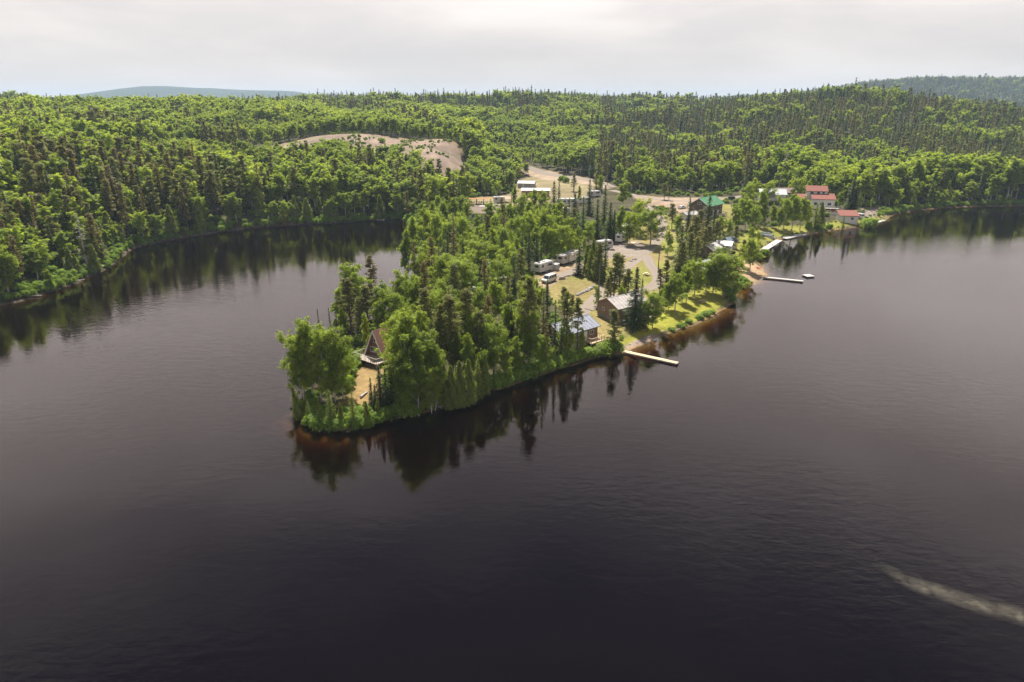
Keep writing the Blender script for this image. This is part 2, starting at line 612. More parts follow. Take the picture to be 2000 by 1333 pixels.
class MB:
    """collects boxes, tubes and prisms into one mesh"""

    def __init__(s):
        s.v, s.f = [], []

    def add(s, vs, fs):
        o = len(s.v)
        s.v += [tuple(q) for q in vs]
        s.f += [tuple(i + o for i in q) for q in fs]
        return s

    def box(s, x0, x1, y0, y1, z0, z1):
        return s.add([(x0, y0, z0), (x1, y0, z0), (x1, y1, z0), (x0, y1, z0), (x0, y0, z1), (x1, y0, z1), (x1, y1, z1), (x0, y1, z1)],
                     [(0, 3, 2, 1), (4, 5, 6, 7), (0, 1, 5, 4), (1, 2, 6, 5), (2, 3, 7, 6), (3, 0, 4, 7)])

    def prism(s, poly, axis, a, b):
        """poly 2D outline extruded along axis 'x','y' or 'z' from a to b"""
        n = len(poly)

        def P(q, t):
            return (t, q[0], q[1]) if axis == 'x' else (q[0], t, q[1]) if axis == 'y' else (q[0], q[1], t)
        vs = [P(q, a) for q in poly] + [P(q, b) for q in poly]
        fs = [tuple(range(n))[::-1], tuple(range(n, 2 * n))] + [(i, (i + 1) % n, n + (i + 1) % n, n + i) for i in range(n)]
        return s.add(vs, fs)

    def tube(s, p, q, r0, r1=None, n=6, cap=True):
        r1 = r0 if r1 is None else r1
        p, q = Vector(p), Vector(q)
        d = (q - p).normalized()
        u = d.orthogonal().normalized()
        w = d.cross(u)
        vs = []
        for c, r in ((p, r0), (q, r1)):
            for i in range(n):
                a = 2 * math.pi * i / n
                vs.append(c + u * (r * math.cos(a)) + w * (r * math.sin(a)))
        fs = [(i, (i + 1) % n, n + (i + 1) % n, n + i) for i in range(n)]
        if cap:
            fs += [tuple(range(n))[::-1], tuple(range(n, 2 * n))]
        return s.add(vs, fs)

    def path(s, pts, r, n=5):
        for i in range(len(pts) - 1):
            ra = r[i] if hasattr(r, '__len__') else r
            rb = r[i + 1] if hasattr(r, '__len__') else r
            s.tube(pts[i], pts[i + 1], ra, rb, n)
        return s

    def mesh(s, name, mat, bevel=0.0):
        me = bpy.data.meshes.new(name)
        me.from_pydata(s.v, [], s.f)
        import bmesh
        bm = bmesh.new()
        bm.from_mesh(me)
        bmesh.ops.recalc_face_normals(bm, faces=bm.faces)
        if bevel:
            bmesh.ops.bevel(bm, geom=list(bm.edges), offset=bevel, segments=2, affect='EDGES')
        bm.to_mesh(me)
        bm.free()
        me.materials.append(mat)
        return me

    def build(s, name, mat, parent=None, bevel=0.0):
        return link_obj(name, s.mesh(name, mat, bevel), parent)

# ------------------------------------------------------------------ ground sheet
def axis(fine, lo, hi, grow=1.075):
    """fine: list of (start, stop, step); then growing steps out to lo and hi"""
    a = []
    for s0, s1, st in fine:
        a += list(np.arange(s0, s1, st))
    a.append(fine[-1][1])
    st, v = fine[-1][2], a[-1]
    while v < hi:
        st *= grow
        v += st
        a.append(v)
    st, v, pre = fine[0][2], a[0], []
    while v > lo:
        st *= grow
        v -= st
        pre.append(v)
    return np.array(pre[::-1] + a)


GX = axis([(-220, -60, 3.0), (-60, 135, 1.25), (135, 300, 3.0)], -9000, 9000)
GY = axis([(88, 235, 1.25), (235, 340, 2.0), (340, 520, 3.0)], -350, 9500)
XX, YY = np.meshgrid(GX, GY)
ZZ, DD = terrain(XX, YY)
nx, ny = len(GX), len(GY)
V = np.stack([XX.ravel(), YY.ravel(), ZZ.ravel()], 1)
ii = np.arange(nx * ny).reshape(ny, nx)
F = np.stack([ii[:-1, :-1].ravel(), ii[:-1, 1:].ravel(), ii[1:, 1:].ravel(), ii[1:, :-1].ravel()], 1)


def smooth01(t, a, b):
    t = np.clip((t - a) / (b - a), 0, 1)
    return t * t * (3 - 2 * t)


def ground_tone(x, y, d):
    n_ = x.size
    c = np.tile(np.array([0.062, 0.055, 0.028]), (n_, 1))
    nb = vnoise(x, y, 6, 8)[:, None]
    c = c * (0.7 + 0.6 * nb)
    far = smooth01(np.hypot(x, y), 900, 1300)[:, None]
    fz = (vnoise(x, y, 60, 11) * .6 + vnoise(x, y, 19, 12) * .4)[:, None]
    c = c * (1 - far) + np.array([0.030, 0.046, 0.028]) * (0.6 + 0.8 * fz) * far

    def lay(c, w, col, var=0.0, s=5, seed=21):
        w = np.clip(w, 0, 1)[:, None]
        col = np.array(col) * (1 + var * (vnoise(x, y, s, seed)[:, None] - .5) * 2)
        return c * (1 - w) + col * w
    wig = (vnoise(x, y, 3, 30) - .5) * 2.4 + (vnoise(x, y, 9, 31) - .5) * 3
    grass, dry, gravel, sand = (0.205, 0.200, 0.050), (0.315, 0.240, 0.105), (0.290, 0.238, 0.205), (0.400, 0.290, 0.190)
    near = smooth01(-np.hypot(x - 30, y - 190), -150, -120)
    # thin grass between the cabins and the trees
    c = lay(c, smooth01(zone('camp', x, y) + wig, -1.5, 1.5), grass, 0.2, 8, 22)
    c = lay(c, smooth01(zone('camp', x, y) + wig, -1, 2) * smooth01(vnoise(x, y, 11, 33), .45, .7) * .75, dry, 0.2)
    c = lay(c, smooth01(zone('lawn', x, y) + wig * .4, -1, 1), (0.300, 0.290, 0.044), 0.14, 5, 23)
    c = lay(c, smooth01(zone('lawn2', x, y) + wig, -1.5, 1.5), (0.240, 0.235, 0.045), 0.25, 9, 24)
    c = lay(c, smooth01(zone('yard', x, y) + wig, -2, 2), (0.215, 0.190, 0.060), 0.25, 9, 25)
    c = lay(c, smooth01(zone('yard2', x, y) + wig, -2, 2), (0.290, 0.235, 0.130), 0.25, 9, 26)
    c = lay(c, smooth01(zone('tip', x, y) + wig * .5, -.8, .8), (0.350, 0.235, 0.105), 0.15, 4, 27)
    c = lay(c, smooth01(zone('tip', x, y) + wig * .5, -.8, .8) * smooth01(vnoise(x, y, 5, 41), .5, .75) * .6, grass, 0.1)
    c = lay(c, smooth01(zone('pits', x, y) + wig * .6, -1, 1), (0.390, 0.285, 0.185), 0.12)
    c = lay(c, smooth01(zone('pad', x, y) + wig * .6, -1, 1), gravel, 0.12)
    c = lay(c, smooth01(zone('lot', x, y) + wig, -1.5, 1.5), (0.370, 0.275, 0.200), 0.12)
    c = lay(c, smooth01(zone('slope', x, y) + wig, -1.5, 1.5), (0.400, 0.300, 0.215), 0.12)
    c = lay(c, smooth01(zone('drive', x, y) + wig, -1.5, 1.5), (0.32, 0.25, 0.21), 0.12)
    pit = zone('pitfield', x, y) + wig * 1.5
    c = lay(c, smooth01(pit, -2, 2), (0.300, 0.218, 0.170), 0.24, 9, 28)
    c = lay(c, smooth01(pit, -2, 2) * smooth01(vnoise(x, y, 7, 43), .62, .8) * .7, (0.11, 0.115, 0.05), 0.2)
    c = lay(c, smooth01(pit, -2, 2) * smooth01(vnoise(x, y * .35, 5, 44), .6, .8) * .5, (0.15, 0.12, 0.105), 0.2)
    c = lay(c, smooth01(pit, -2, 1) * smooth01(-np.abs(pit - 2), -3, 0) * smooth01(y, 440, 460), (0.30, 0.215, 0.115), 0.1)
    # banks, beaches and the lake bed
    c = lay(c, smooth01(-d, -1.2, -0.3), (0.095, 0.072, 0.046), 0.3, 2, 29)
    c = lay(c, smooth01(zone('beach', x, y) + wig * .3, -.6, .6), (0.330, 0.250, 0.200), 0.1)
    c = lay(c, smooth01(zone('beach2', x, y) + wig * .3, -.6, .6), (0.430, 0.300, 0.180), 0.1)
    bed = np.array([0.25, 0.16, 0.07]) * (0.75 + 0.5 * vnoise(x, y, 3, 35))[:, None]
    left = np.maximum(smooth01(-x, 55, 75), smooth01(y, 120, 135) * smooth01(-x, -5, 5))[:, None]             # the bay has a dark mud bottom
    bed = bed * (1 - left) + np.array([0.09, 0.07, 0.05]) * left
    w = smooth01(-d, -0.3, 0.3)[:, None]
    pale_soil = smooth01(c.max(1), .15, .3)[:, None]
    c = c * (1 - .24 * pale_soil)  # pale soil colours toned down, dark ones left as they are
    return c * (1 - w) + bed * w


tone = ground_tone(XX.ravel(), YY.ravel(), DD.ravel())
me = mesh_np('ground', V, F, [MATS['ground']], smooth=True)
a = me.attributes.new('soil', 'FLOAT_COLOR', 'POINT')
a.data.foreach_set('color', np.concatenate([tone, np.ones((len(tone), 1))], 1).astype(np.float32).ravel())
tag(link_obj('ground', me), kind='structure')

# ------------------------------------------------------------------ lake
wx0, wx1, wy0, wy1 = -1500, 2600, -330, 1000
b = MB().box(wx0, wx1, wy0, wy1, -7.4, 0.0)
tag(b.build('lake_water', MATS['lake_water']), kind='structure')

# ------------------------------------------------------------------ tracks: strips of gravel laid over the ground
def terrain_grid_z(x, y):
    """height of the ground sheet as meshed"""
    i = np.clip(np.searchsorted(GX, x) - 1, 0, nx - 2)
    j = np.clip(np.searchsorted(GY, y) - 1, 0, ny - 2)
    u = (x - GX[i]) / (GX[i + 1] - GX[i])
    v = (y - GY[j]) / (GY[j + 1] - GY[j])
    return (ZZ[j, i] * (1 - u) * (1 - v) + ZZ[j, i + 1] * u * (1 - v) + ZZ[j + 1, i] * (1 - u) * v + ZZ[j + 1, i + 1] * u * v)


m, n, new, link = nmat('track_gravel')
o = new('ShaderNodeOutputMaterial')
p = new('ShaderNodeBsdfPrincipled')
p.inputs['Roughness'].default_value = 0.95
p.inputs['Specular IOR Level'].default_value = 0.1
at = new('ShaderNodeAttribute')
at.attribute_name = 'rut'
geo = new('ShaderNodeNewGeometry')
nz = new('ShaderNodeTexNoise')
nz.inputs['Scale'].default_value = 1.6
nz.inputs['Detail'].default_value = 7
nz.inputs['Roughness'].default_value = 0.7
link(geo.outputs['Position'], nz.inputs['Vector'])
cr = new('ShaderNodeValToRGB')
cr.color_ramp.elements[0].color = (0.170, 0.140, 0.118, 1)
cr.color_ramp.elements[1].color = (0.285, 0.235, 0.208, 1)
link(nz.outputs['Fac'], cr.inputs[0])
mx = new('ShaderNodeMixRGB')
mx.inputs[2].default_value = (0.20, 0.165, 0.085, 1)
link(at.outputs['Fac'], mx.inputs[0])
link(cr.outputs[0], mx.inputs[1])
link(mx.outputs[0], p.inputs['Base Color'])
link(p.outputs[0], o.inputs['Surface'])
TRACK = m


def catmull(P, step=1.2):
    P = np.asarray(P, float)
    P = np.vstack([2 * P[0] - P[1], P, 2 * P[-1] - P[-2]])
    o_ = []
    for i in range(1, len(P) - 2):
        L_ = max(2, int(np.linalg.norm(P[i + 1] - P[i]) / step))
        for t in np.arange(L_) / L_:
            o_.append(0.5 * (2 * P[i] + (P[i + 1] - P[i - 1]) * t + (2 * P[i - 1] - 5 * P[i] + 4 * P[i + 1] - P[i + 2]) * t * t + (3 * P[i] - P[i - 1] - 3 * P[i + 1] + P[i + 2]) * t ** 3))
    o_.append(P[-2])
    return np.array(o_)


ROADS = []


def track(name, pix, width, seed, lift=0.05):
    P = catmull(hits(pix))
    T = np.gradient(P, axis=0)
    T /= np.linalg.norm(T, axis=1)[:, None] + 1e-9
    Nn = np.stack([-T[:, 1], T[:, 0]], 1)
    cols = np.array([-1, -.75, -.5, -.25, 0, .25, .5, .75, 1])
    rg = np.random.default_rng(seed)
    vs, rut = [], []
    for k in cols:
        w = width / 2 * k
        e = (rg.random(len(P)) - .5) * 0.5 if abs(k) == 1 else 0
        q = P + Nn * (w + e)[:, None] if abs(k) == 1 else P + Nn * w
        z = terrain_grid_z(q[:, 0], q[:, 1]) + lift - (0.10 if abs(k) == 1 else 0.0)
        vs.append(np.column_stack([q, z]))
        base = {0: 0.40, .25: 0.12, .5: 0.0, .75: 0.15, 1: 0.7}[abs(k)]
        rut.append(np.clip(base + (rg.random(len(P)) - .5) * .25, 0, 1))
    nP = len(P)
    Vv = np.concatenate(vs)
    I = np.arange(nP * 9).reshape(9, nP)
    Ff = np.stack([I[:-1, :-1].ravel(), I[:-1, 1:].ravel(), I[1:, 1:].ravel(), I[1:, :-1].ravel()], 1)[:, ::-1]
    me_ = mesh_np(name, Vv, Ff, [TRACK], smooth=True)
    a_ = me_.attributes.new('rut', 'FLOAT', 'POINT')
    a_.data.foreach_set('value', np.concatenate(rut).astype(np.float32))
    tag(link_obj(name, me_), kind='structure')
    ROADS.append((P, width))


track('gravel_road', [(1262, 402), (1292, 428), (1292, 452), (1284, 470), (1262, 492), (1232, 516), (1200, 545), (1172, 574), (1148, 600), (1122, 628)], 4.0, 1)
track('camp_track', [(1262, 496), (1232, 494), (1205, 492), (1176, 492), (1150, 512), (1120, 530), (1085, 540)], 3.6, 2, 0.09)
track('loop_track', [(1262, 500), (1272, 520), (1286, 545), (1272, 562), (1245, 570), (1215, 575), (1180, 582)], 3.6, 3, 0.13)
track('cabin_track', [(1150, 606), (1175, 596), (1210, 584), (1240, 572)], 2.6, 4, 0.17)
track('lodge_road', [(1195, 372), (1245, 383), (1300, 391), (1360, 394), (1420, 388), (1470, 381), (1500, 378)], 6.0, 5)
track('pit_road', [(985, 312), (1030, 326), (1075, 341), (1120, 348), (1165, 354), (1195, 366)], 7.0, 6, 0.09)


def road_dist(x, y):
    d = np.full(np.shape(x), 1e9)
    for P, w in ROADS:
        q = P[::2]
        dd = np.sqrt(((x[:, None] - q[None, :, 0]) ** 2 + (y[:, None] - q[None, :, 1]) ** 2).min(1)) - w / 2
        d = np.minimum(d, dd)
    return d

# ------------------------------------------------------------------ tree prototypes (meshes shared by all copies)
def cards(C, Nrm, size, aspect=1.0, tang=None, rg=rng, kite=0.0):
    """leaf sprays: diamond faces at C facing Nrm"""
    n_ = len(C)
    Nrm = Nrm / (np.linalg.norm(Nrm, axis=1)[:, None] + 1e-9)
    if tang is None:
        tang = rg.normal(size=(n_, 3))
    U = tang - Nrm * (tang * Nrm).sum(1)[:, None]
    U /= np.linalg.norm(U, axis=1)[:, None] + 1e-9
    W = np.cross(Nrm, U)
    size = np.asarray(size).reshape(-1, 1) * np.ones((n_, 1))
    a, b_ = size * 0.5 * aspect, size * 0.5
    V_ = np.stack([C - U * a, C + W * b_ + U * a * kite, C + U * a, C - W * b_ + U * a * kite], 1).reshape(-1, 3)
    F_ = np.arange(n_ * 4).reshape(-1, 4)
    return V_, F_


def tubes_np(mb):
    return mb


def unit(v):
    return v / (np.linalg.norm(v, axis=-1, keepdims=True) + 1e-9)


def birch_proto(i, ncards=12500, size=0.25, h=13.0, wide=2.9, low=0.16, lobes=14):
    """limbs rise from the stem, each carrying soft clumps of leaves"""
    rg = np.random.default_rng(100 + i)
    lean = rg.normal(size=2) * 0.5
    b_ = MB()
    top = Vector((lean[0] * .9, lean[1] * .9, h * .92))
    mid = Vector((lean[0] * .3 + .12, lean[1] * .3 - .1, h * .45))
    b_.path([Vector((0, 0, -0.8)), Vector((0, 0, h * .12)), mid, top], [0.19, 0.16, 0.11, 0.03], 7)

    def stem(f):
        return Vector((0, 0, 0)).lerp(mid, f / .45) if f < .45 else mid.lerp(top, (f - .45) / .47)
    Lc, rad = [], []
    for k in range(lobes):
        f = low + (0.80 - low) * ((k + rg.random()) / lobes) ** 0.9
        a_ = k * 2.4 + rg.normal() * .5
        ln = wide * (1.18 - 0.75 * f) * (0.65 + 0.65 * rg.random())
        up = ln * (0.55 + 0.9 * f) * (0.7 + .6 * rg.random())
        s0 = stem(f)
        tip = s0 + Vector((math.cos(a_) * ln, math.sin(a_) * ln, up))
        if tip.z > h * .96:
            tip.z = h * (.90 + .06 * rg.random())
        b_.tube(s0, s0.lerp(tip, .9), 0.06, 0.02, 4, False)
        for t in (.35, .55, .72, .88, 1.0):
            q = s0.lerp(tip, t)
            Lc.append((q.x + rg.normal() * .35, q.y + rg.normal() * .35, q.z + rg.normal() * .3))
            rad.append((0.42 + 0.40 * rg.random()) * (1.15 - .35 * t) * (wide / 2.9) ** .5)
            if rg.random() < .55:           # hanging side sprays
                Lc.append((q.x + rg.normal() * .6, q.y + rg.normal() * .6, q.z - .5 - .5 * rg.random()))
                rad.append(0.30 + .25 * rg.random())
    for f in (.78, .86, .93, 1.0):
        q = stem(min(.92, f * .92))
        Lc.append((q.x + rg.normal() * .25, q.y + rg.normal() * .25, h * f * .97))
        rad.append(.75 - .4 * (f - .78) / .22)
    Lc, rad = np.array(Lc), np.array(rad)
    pr = rad ** 2 / (rad ** 2).sum()
    who = rg.choice(len(Lc), ncards, p=pr)
    g = rg.normal(size=(ncards, 3))
    dirs = unit(g)
    C = Lc[who] + g * (rad[who] * .52)[:, None] * np.array([1.05, 1.05, 0.85])
    C[:, 2] = np.maximum(C[:, 2], .3)
    nr = unit(dirs * 0.4 + rg.normal(size=(ncards, 3)) * 0.5 + np.array([0, 0, 0.7]))
    V_, F_ = cards(C, nr, size * (0.55 + 0.8 * rg.random(ncards)), 1.25, rg=rg, kite=-0.15)
    tl = rg.random(len(Lc)) * 0.5
    tone_ = np.repeat(np.clip(tl[who] + rg.random(ncards) * 0.5, 0, 1), 4)
    crown = mesh_np('birch_crown', V_, F_, [MATS['birch_leaf']], tone=tone_)
    return crown, b_.mesh('birch_trunk', BIRCHBARK)


def spruce_proto(i, h=13.0, rad=1.7, whorl=0.34, nb=8, mat='spruce_needle', low=0.05, ragged=0.25, size=0.5, bare=0.0, power=0.85):
    rg = np.random.default_rng(300 + i)
    C, Nn, T, sz = [], [], [], []
    tn = []
    z = h * low
    while z < h * 0.985:
        f = z / h
        r = rad * ((1 - f) ** power) * (0.75 + 0.25 * min(1, f / 0.12)) * (1 - ragged / 2 + ragged * rg.random()) + 0.10
        nbr = max(3, int(nb * (0.55 + 0.45 * (1 - f))))
        a0 = rg.random() * 6.28
        for k in range(nbr):
            if rg.random() < bare * (1 - f):
                continue
            a_ = a0 + 6.283 * k / nbr + rg.normal() * .25
            rr = r * (0.72 + 0.42 * rg.random())
            dirn = np.array([math.cos(a_), math.sin(a_), 0])
            droop = 0.10 + 0.45 * (1 - f) + rg.normal() * .06
            steps = max(1, int(rr / 0.30))
            tk = rg.random()
            for s in range(steps + 1):
                t = (s + 0.6) / (steps + 1)
                pos = dirn * rr * t + np.array([0, 0, z - droop * rr * t * (1.25 - 0.45 * t)])
                wdt = 0.16 * rr * (1.1 - t)
                pos = pos + np.array([-dirn[1], dirn[0], 0]) * rg.normal() * wdt
                pos[2] += rg.normal() * .07
                C.append(pos)
                nrm = np.array([0, 0, 1.0]) + dirn * 0.35 + rg.normal(size=3) * 0.38
                Nn.append(nrm)
                T.append(dirn + rg.normal(size=3) * .4 - np.array([0, 0, .25]))
                sz.append(size * (0.55 + 0.55 * rg.random()) * (1.05 - 0.35 * f))
                tn.append(0.7 * tk + 0.3 * rg.random())
        z += whorl * (0.75 + 0.5 * rg.random()) * (1.1 - 0.45 * f)
    C, Nn, T = np.array(C), np.array(Nn), np.array(T)
    V_, F_ = cards(C, Nn, np.array(sz), 1.7, T, rg, -0.2)
    # leader tip
    crown = mesh_np('spruce_crown', V_, F_, [MATS[mat]], tone=np.repeat(np.array(tn), 4))
    b_ = MB()
    b_.path([Vector((0, 0, -0.6)), Vector((0, 0, h * .5)), Vector((0.03, 0, h * .995))], [0.17, 0.10, 0.012], 6)
    return crown, b_.mesh('spruce_trunk', BARK)


def pine_proto(i, h=15.0, rad=2.0, low=0.30, tufts=70, per=30, size=0.36, mat='pine_needle', droop=0.0):
    rg = np.random.default_rng(500 + i)
    b_ = MB()
    bend = rg.normal(size=2) * .35
    pts = [Vector((0, 0, -0.6)), Vector((bend[0] * .2, bend[1] * .2, h * .35)), Vector((bend[0] * .7, bend[1] * .7, h * .7)), Vector((bend[0], bend[1], h * .97))]
    b_.path(pts, [0.20, 0.16, 0.09, 0.02], 7)

    def onstem(f):
        z = h * f
        for k in range(3):
            if z <= pts[k + 1].z:
                t = (z - pts[k].z) / (pts[k + 1].z - pts[k].z)
                return pts[k].lerp(pts[k + 1], t)
        return pts[3]
    C, Nn, tn = [], [], []
    for k in range(tufts):
        f = low + (0.98 - low) * (rg.random() ** 0.85)
        g = (f - low) / (1 - low)
        prof = (0.35 + 0.65 * math.sin(math.pi * min(1, 0.25 + 0.62 * g))) * (1 - 0.62 * g)
        a_ = rg.random() * 6.283
        rr = rad * prof * (0.55 + 0.6 * rg.random())
        s0 = onstem(f)
        tip = np.array([s0.x + math.cos(a_) * rr, s0.y + math.sin(a_) * rr, s0.z + rr * (0.22 - droop) + rg.normal() * .15])
        b_.tube(s0, Vector(tip), 0.035, 0.012, 3, False)
        rt = 0.34 + 0.30 * rg.random()
        dn = unit(rg.normal(size=(per, 3)))
        along = rg.random(per)[:, None] ** 0.6
        base = np.array(s0)[None, :] * (1 - along) + tip[None, :] * along
        C.append(base + dn * rt * (0.35 + 0.65 * rg.random((per, 1))) * np.array([1, 1, 0.55]))
        Nn.append(unit(dn + np.array([0, 0, .6]) + rg.normal(size=(per, 3)) * .5))
        tn.append(np.clip(rg.random() * .7 + rg.random(per) * .3, 0, 1))
    # leader tuft
    C, Nn = np.concatenate(C), np.concatenate(Nn)
    V_, F_ = cards(C, Nn, size * (0.5 + 0.7 * rg.random(len(C))), 1.5, rg=rg, kite=-0.2)
    crown = mesh_np('pine_crown', V_, F_, [MATS[mat]], tone=np.repeat(np.concatenate(tn), 4))
    return crown, b_.mesh('pine_trunk', BARK)


def cedar_proto(i, h=9.0, rad=1.6, ncards=3600, size=0.40):
    rg = np.random.default_rng(700 + i)
    t = rg.random(ncards) ** 1.25
    z = h * (0.02 + 0.97 * t)
    ang = rg.random(ncards) * 6.283
    flut = 1 + 0.22 * np.sin(ang * 5 + i + z * 0.9) + 0.12 * np.sin(ang * 9 + z * 2.1)
    r = rad * (1 - t) ** 0.72 * (0.72 + 0.28 * np.minimum(1, t / .10)) * flut * (0.50 + 0.62 * rg.random(ncards)) * (1 + .16 * np.sin(z * 3.1 + i) + .12 * np.sin(z * 5.7 + ang * 2))
    C = np.stack([np.cos(ang) * r, np.sin(ang) * r, z], 1)
    dirs = np.stack([np.cos(ang), np.sin(ang), np.full(ncards, .45)], 1)
    nr = unit(dirs + rg.normal(size=(ncards, 3)) * .5)
    T = np.stack([np.cos(ang) * .5, np.sin(ang) * .5, -np.ones(ncards) * .6], 1) + rg.normal(size=(ncards, 3)) * .35
    V_, F_ = cards(C, nr, size * (0.5 + .8 * rg.random(ncards)), 1.5, T, rg, -.2)
    tone_ = np.repeat(np.clip(0.35 + 0.35 * np.sin(ang * 5 + i + z * .9) + rg.normal(size=ncards) * .2, 0, 1), 4)
    crown = mesh_np('cedar_crown', V_, F_, [MATS['cedar_spray']], tone=tone_)
    b_ = MB().path([Vector((0, 0, -.5)), Vector((0, 0, h * .5)), Vector((0, 0, h * .95))], [0.18, 0.10, 0.02], 6)
    return crown, b_.mesh('cedar_trunk', BARK)


def shrub_mesh(i, ncards=900, size=0.34, rad=1.15, h=1.7, mat='shrub_leaf'):
    rg = np.random.default_rng(900 + i)
    nl = 9
    ang = rg.random(nl) * 6.283
    rl = rad * 0.62 * np.sqrt(rg.random(nl))
    Lc = np.stack([np.cos(ang) * rl, np.sin(ang) * rl, h * (0.25 + 0.4 * rg.random(nl))], 1)
    rd = 0.42 + 0.32 * rg.random(nl)
    who = rg.integers(0, nl, ncards)
    dr = unit(rg.normal(size=(ncards, 3)) + np.array([0, 0, .5]))
    C = Lc[who] + dr * rd[who][:, None] * (0.6 + 0.5 * rg.random((ncards, 1)))
    C[:, 2] = np.maximum(C[:, 2], 0.02)
    V_, F_ = cards(C, unit(dr + rg.normal(size=(ncards, 3)) * .5 + np.array([0, 0, .3])), size * (.5 + .8 * rg.random(ncards)), 1.3, rg=rg)
    tl = rg.random(nl) * .6
    return mesh_np('shrub', V_, F_, [MATS[mat]], tone=np.repeat(np.clip(tl[who] + rg.random(ncards) * .4, 0, 1), 4))


def dead_mesh(i, h=9.0, nb=34, whorled=True, mat=None, bend=0.0):
    rg = np.random.default_rng(1100 + i)
    b_ = MB()
    pts = [Vector((0, 0, -.5)), Vector((bend * .25, 0, h * .4)), Vector((bend * .7, .1, h * .75)), Vector((bend, 0, h))]
    b_.path(pts, [0.16, 0.11, 0.06, 0.02], 6)
    tw = MB()
    for k in range(nb):
        f = 0.15 + 0.8 * rg.random()
        seg = 0 if f < .4 else 1 if f < .75 else 2
        z = h * f
        t = (z - pts[seg].z) / (pts[seg + 1].z - pts[seg].z)
        p0 = pts[seg].lerp(pts[seg + 1], t)
        a_ = rg.random() * 6.283
        ln = (1.9 if whorled else 2.6) * (1.08 - f) * (.6 + .6 * rg.random())
        up = (-0.15 if whorled else 0.55) + rg.normal() * .2
        q = p0 + Vector((math.cos(a_), math.sin(a_), up)) * ln
        tw.tube(p0, q, 0.045, 0.02, 4, False)
        for s in range(4):
            t2 = .35 + .6 * rg.random()
            r0 = p0.lerp(q, t2)
            a2 = a_ + (0.8 if s % 2 else -0.8) + rg.normal() * .3
            tw.tube(r0, r0 + Vector((math.cos(a2), math.sin(a2), up + rg.normal() * .4)) * ln * .38, 0.026, 0.013, 3, False)
    return tw.mesh('dead_branches', mat or DEADWOOD), b_.mesh('dead_trunk', mat or DEADWOOD)


# detailed kinds for trees near enough to show leaves
P_BIRCH = [birch_proto(i, wide=w, lobes=l, low=lo) for i, (w, l, lo) in enumerate([(2.7, 15, .16), (2.2, 13, .22), (3.3, 18, .12), (1.9, 12, .28), (2.8, 17, .08)])]
P_SPRUCE = [spruce_proto(i, rad=r, nb=n_, power=pw) for i, (r, n_, pw) in enumerate([(1.75, 8, .85), (1.25, 7, .75), (2.4, 10, .95), (1.05, 6, .7)])]
P_PINE = [pine_proto(0, rad=2.5, tufts=85), pine_proto(1, rad=3.0, tufts=110, low=.22), pine_proto(2, rad=2.2, low=.38, tufts=66), pine_proto(3, rad=2.8, low=.12, tufts=130)]
P_BROWN = [spruce_proto(20, rad=1.5, nb=7, mat='weathered_needle', bare=.35, ragged=.5, size=.42), pine_proto(21, rad=1.9, low=.2, tufts=80, per=22, mat='weathered_needle'),
           spruce_proto(22, rad=1.2, nb=6, mat='weathered_needle', bare=.45, ragged=.5, size=.4)]
P_CEDAR = [cedar_proto(0), cedar_proto(1, rad=1.9), spruce_proto(45, h=9.0, rad=2.0, nb=10, whorl=.26, mat='cedar_spray', size=.36, ragged=.5, power=.8), spruce_proto(46, h=9.0, rad=1.7, nb=9, whorl=.24, mat='cedar_spray', size=.34, ragged=.6, power=.7), cedar_proto(2, rad=1.35)]
P_RUST = [spruce_proto(40, rad=1.5, mat='rust_needle', bare=.2)]
P_DEAD = [dead_mesh(0), dead_mesh(1, h=10, nb=22, whorled=False, bend=1.4), dead_mesh(2, h=11, nb=40)]
SHRUBS = [shrub_mesh(i) for i in range(4)]
# lighter copies of the same kinds for the woods across the water
F_BIRCH = [birch_proto(50 + i, ncards=2200, size=0.60, wide=w, lobes=l, low=lo) for i, (w, l, lo) in enumerate([(2.7, 12, .16), (2.3, 10, .2), (3.3, 14, .12), (2.0, 9, .3)])]
F_SPRUCE = [spruce_proto(60 + i, rad=r, nb=6, whorl=.62, size=.85, power=pw) for i, (r, pw) in enumerate([(1.7, .85), (1.2, .75), (1.4, .8)])]
F_PINE = [pine_proto(70, rad=2.5, tufts=56, per=14, size=.72), pine_proto(71, rad=2.9, low=.2, tufts=70, per=14, size=.70)]
F_BROWN = [spruce_proto(80, rad=1.5, nb=6, whorl=.55, size=.75, mat='weathered_needle', bare=.3, ragged=.5), pine_proto(81, rad=1.7, low=.25, tufts=44, per=13, size=.62, mat='weathered_needle')]
F_CEDAR = [cedar_proto(90, ncards=1100, size=.72), cedar_proto(91, rad=1.9, ncards=1200, size=.74)]
PROTO_H = dict(birch=13.0, spruce=13.0, pine=15.0, brown=13.0, cedar=9.0, rust=13.0, dead=9.0)
NEAR = dict(birch=P_BIRCH, spruce=P_SPRUCE, pine=P_PINE, brown=P_BROWN, cedar=P_CEDAR, rust=P_RUST, dead=P_DEAD)
FAR = dict(birch=F_BIRCH, spruce=F_SPRUCE, pine=F_PINE, brown=F_BROWN, cedar=F_CEDAR, rust=P_RUST, dead=P_DEAD)
TNAME = dict(birch='birch_tree', spruce='spruce_tree', pine='pine_tree', brown='weathered_conifer', cedar='cedar_tree', rust='rust_red_conifer', dead='dead_tree')


def proto_height(kind, me):
    return max(v.co.z for v in me.vertices[::7]) if len(me.vertices) else PROTO_H[kind]


_HC = {}


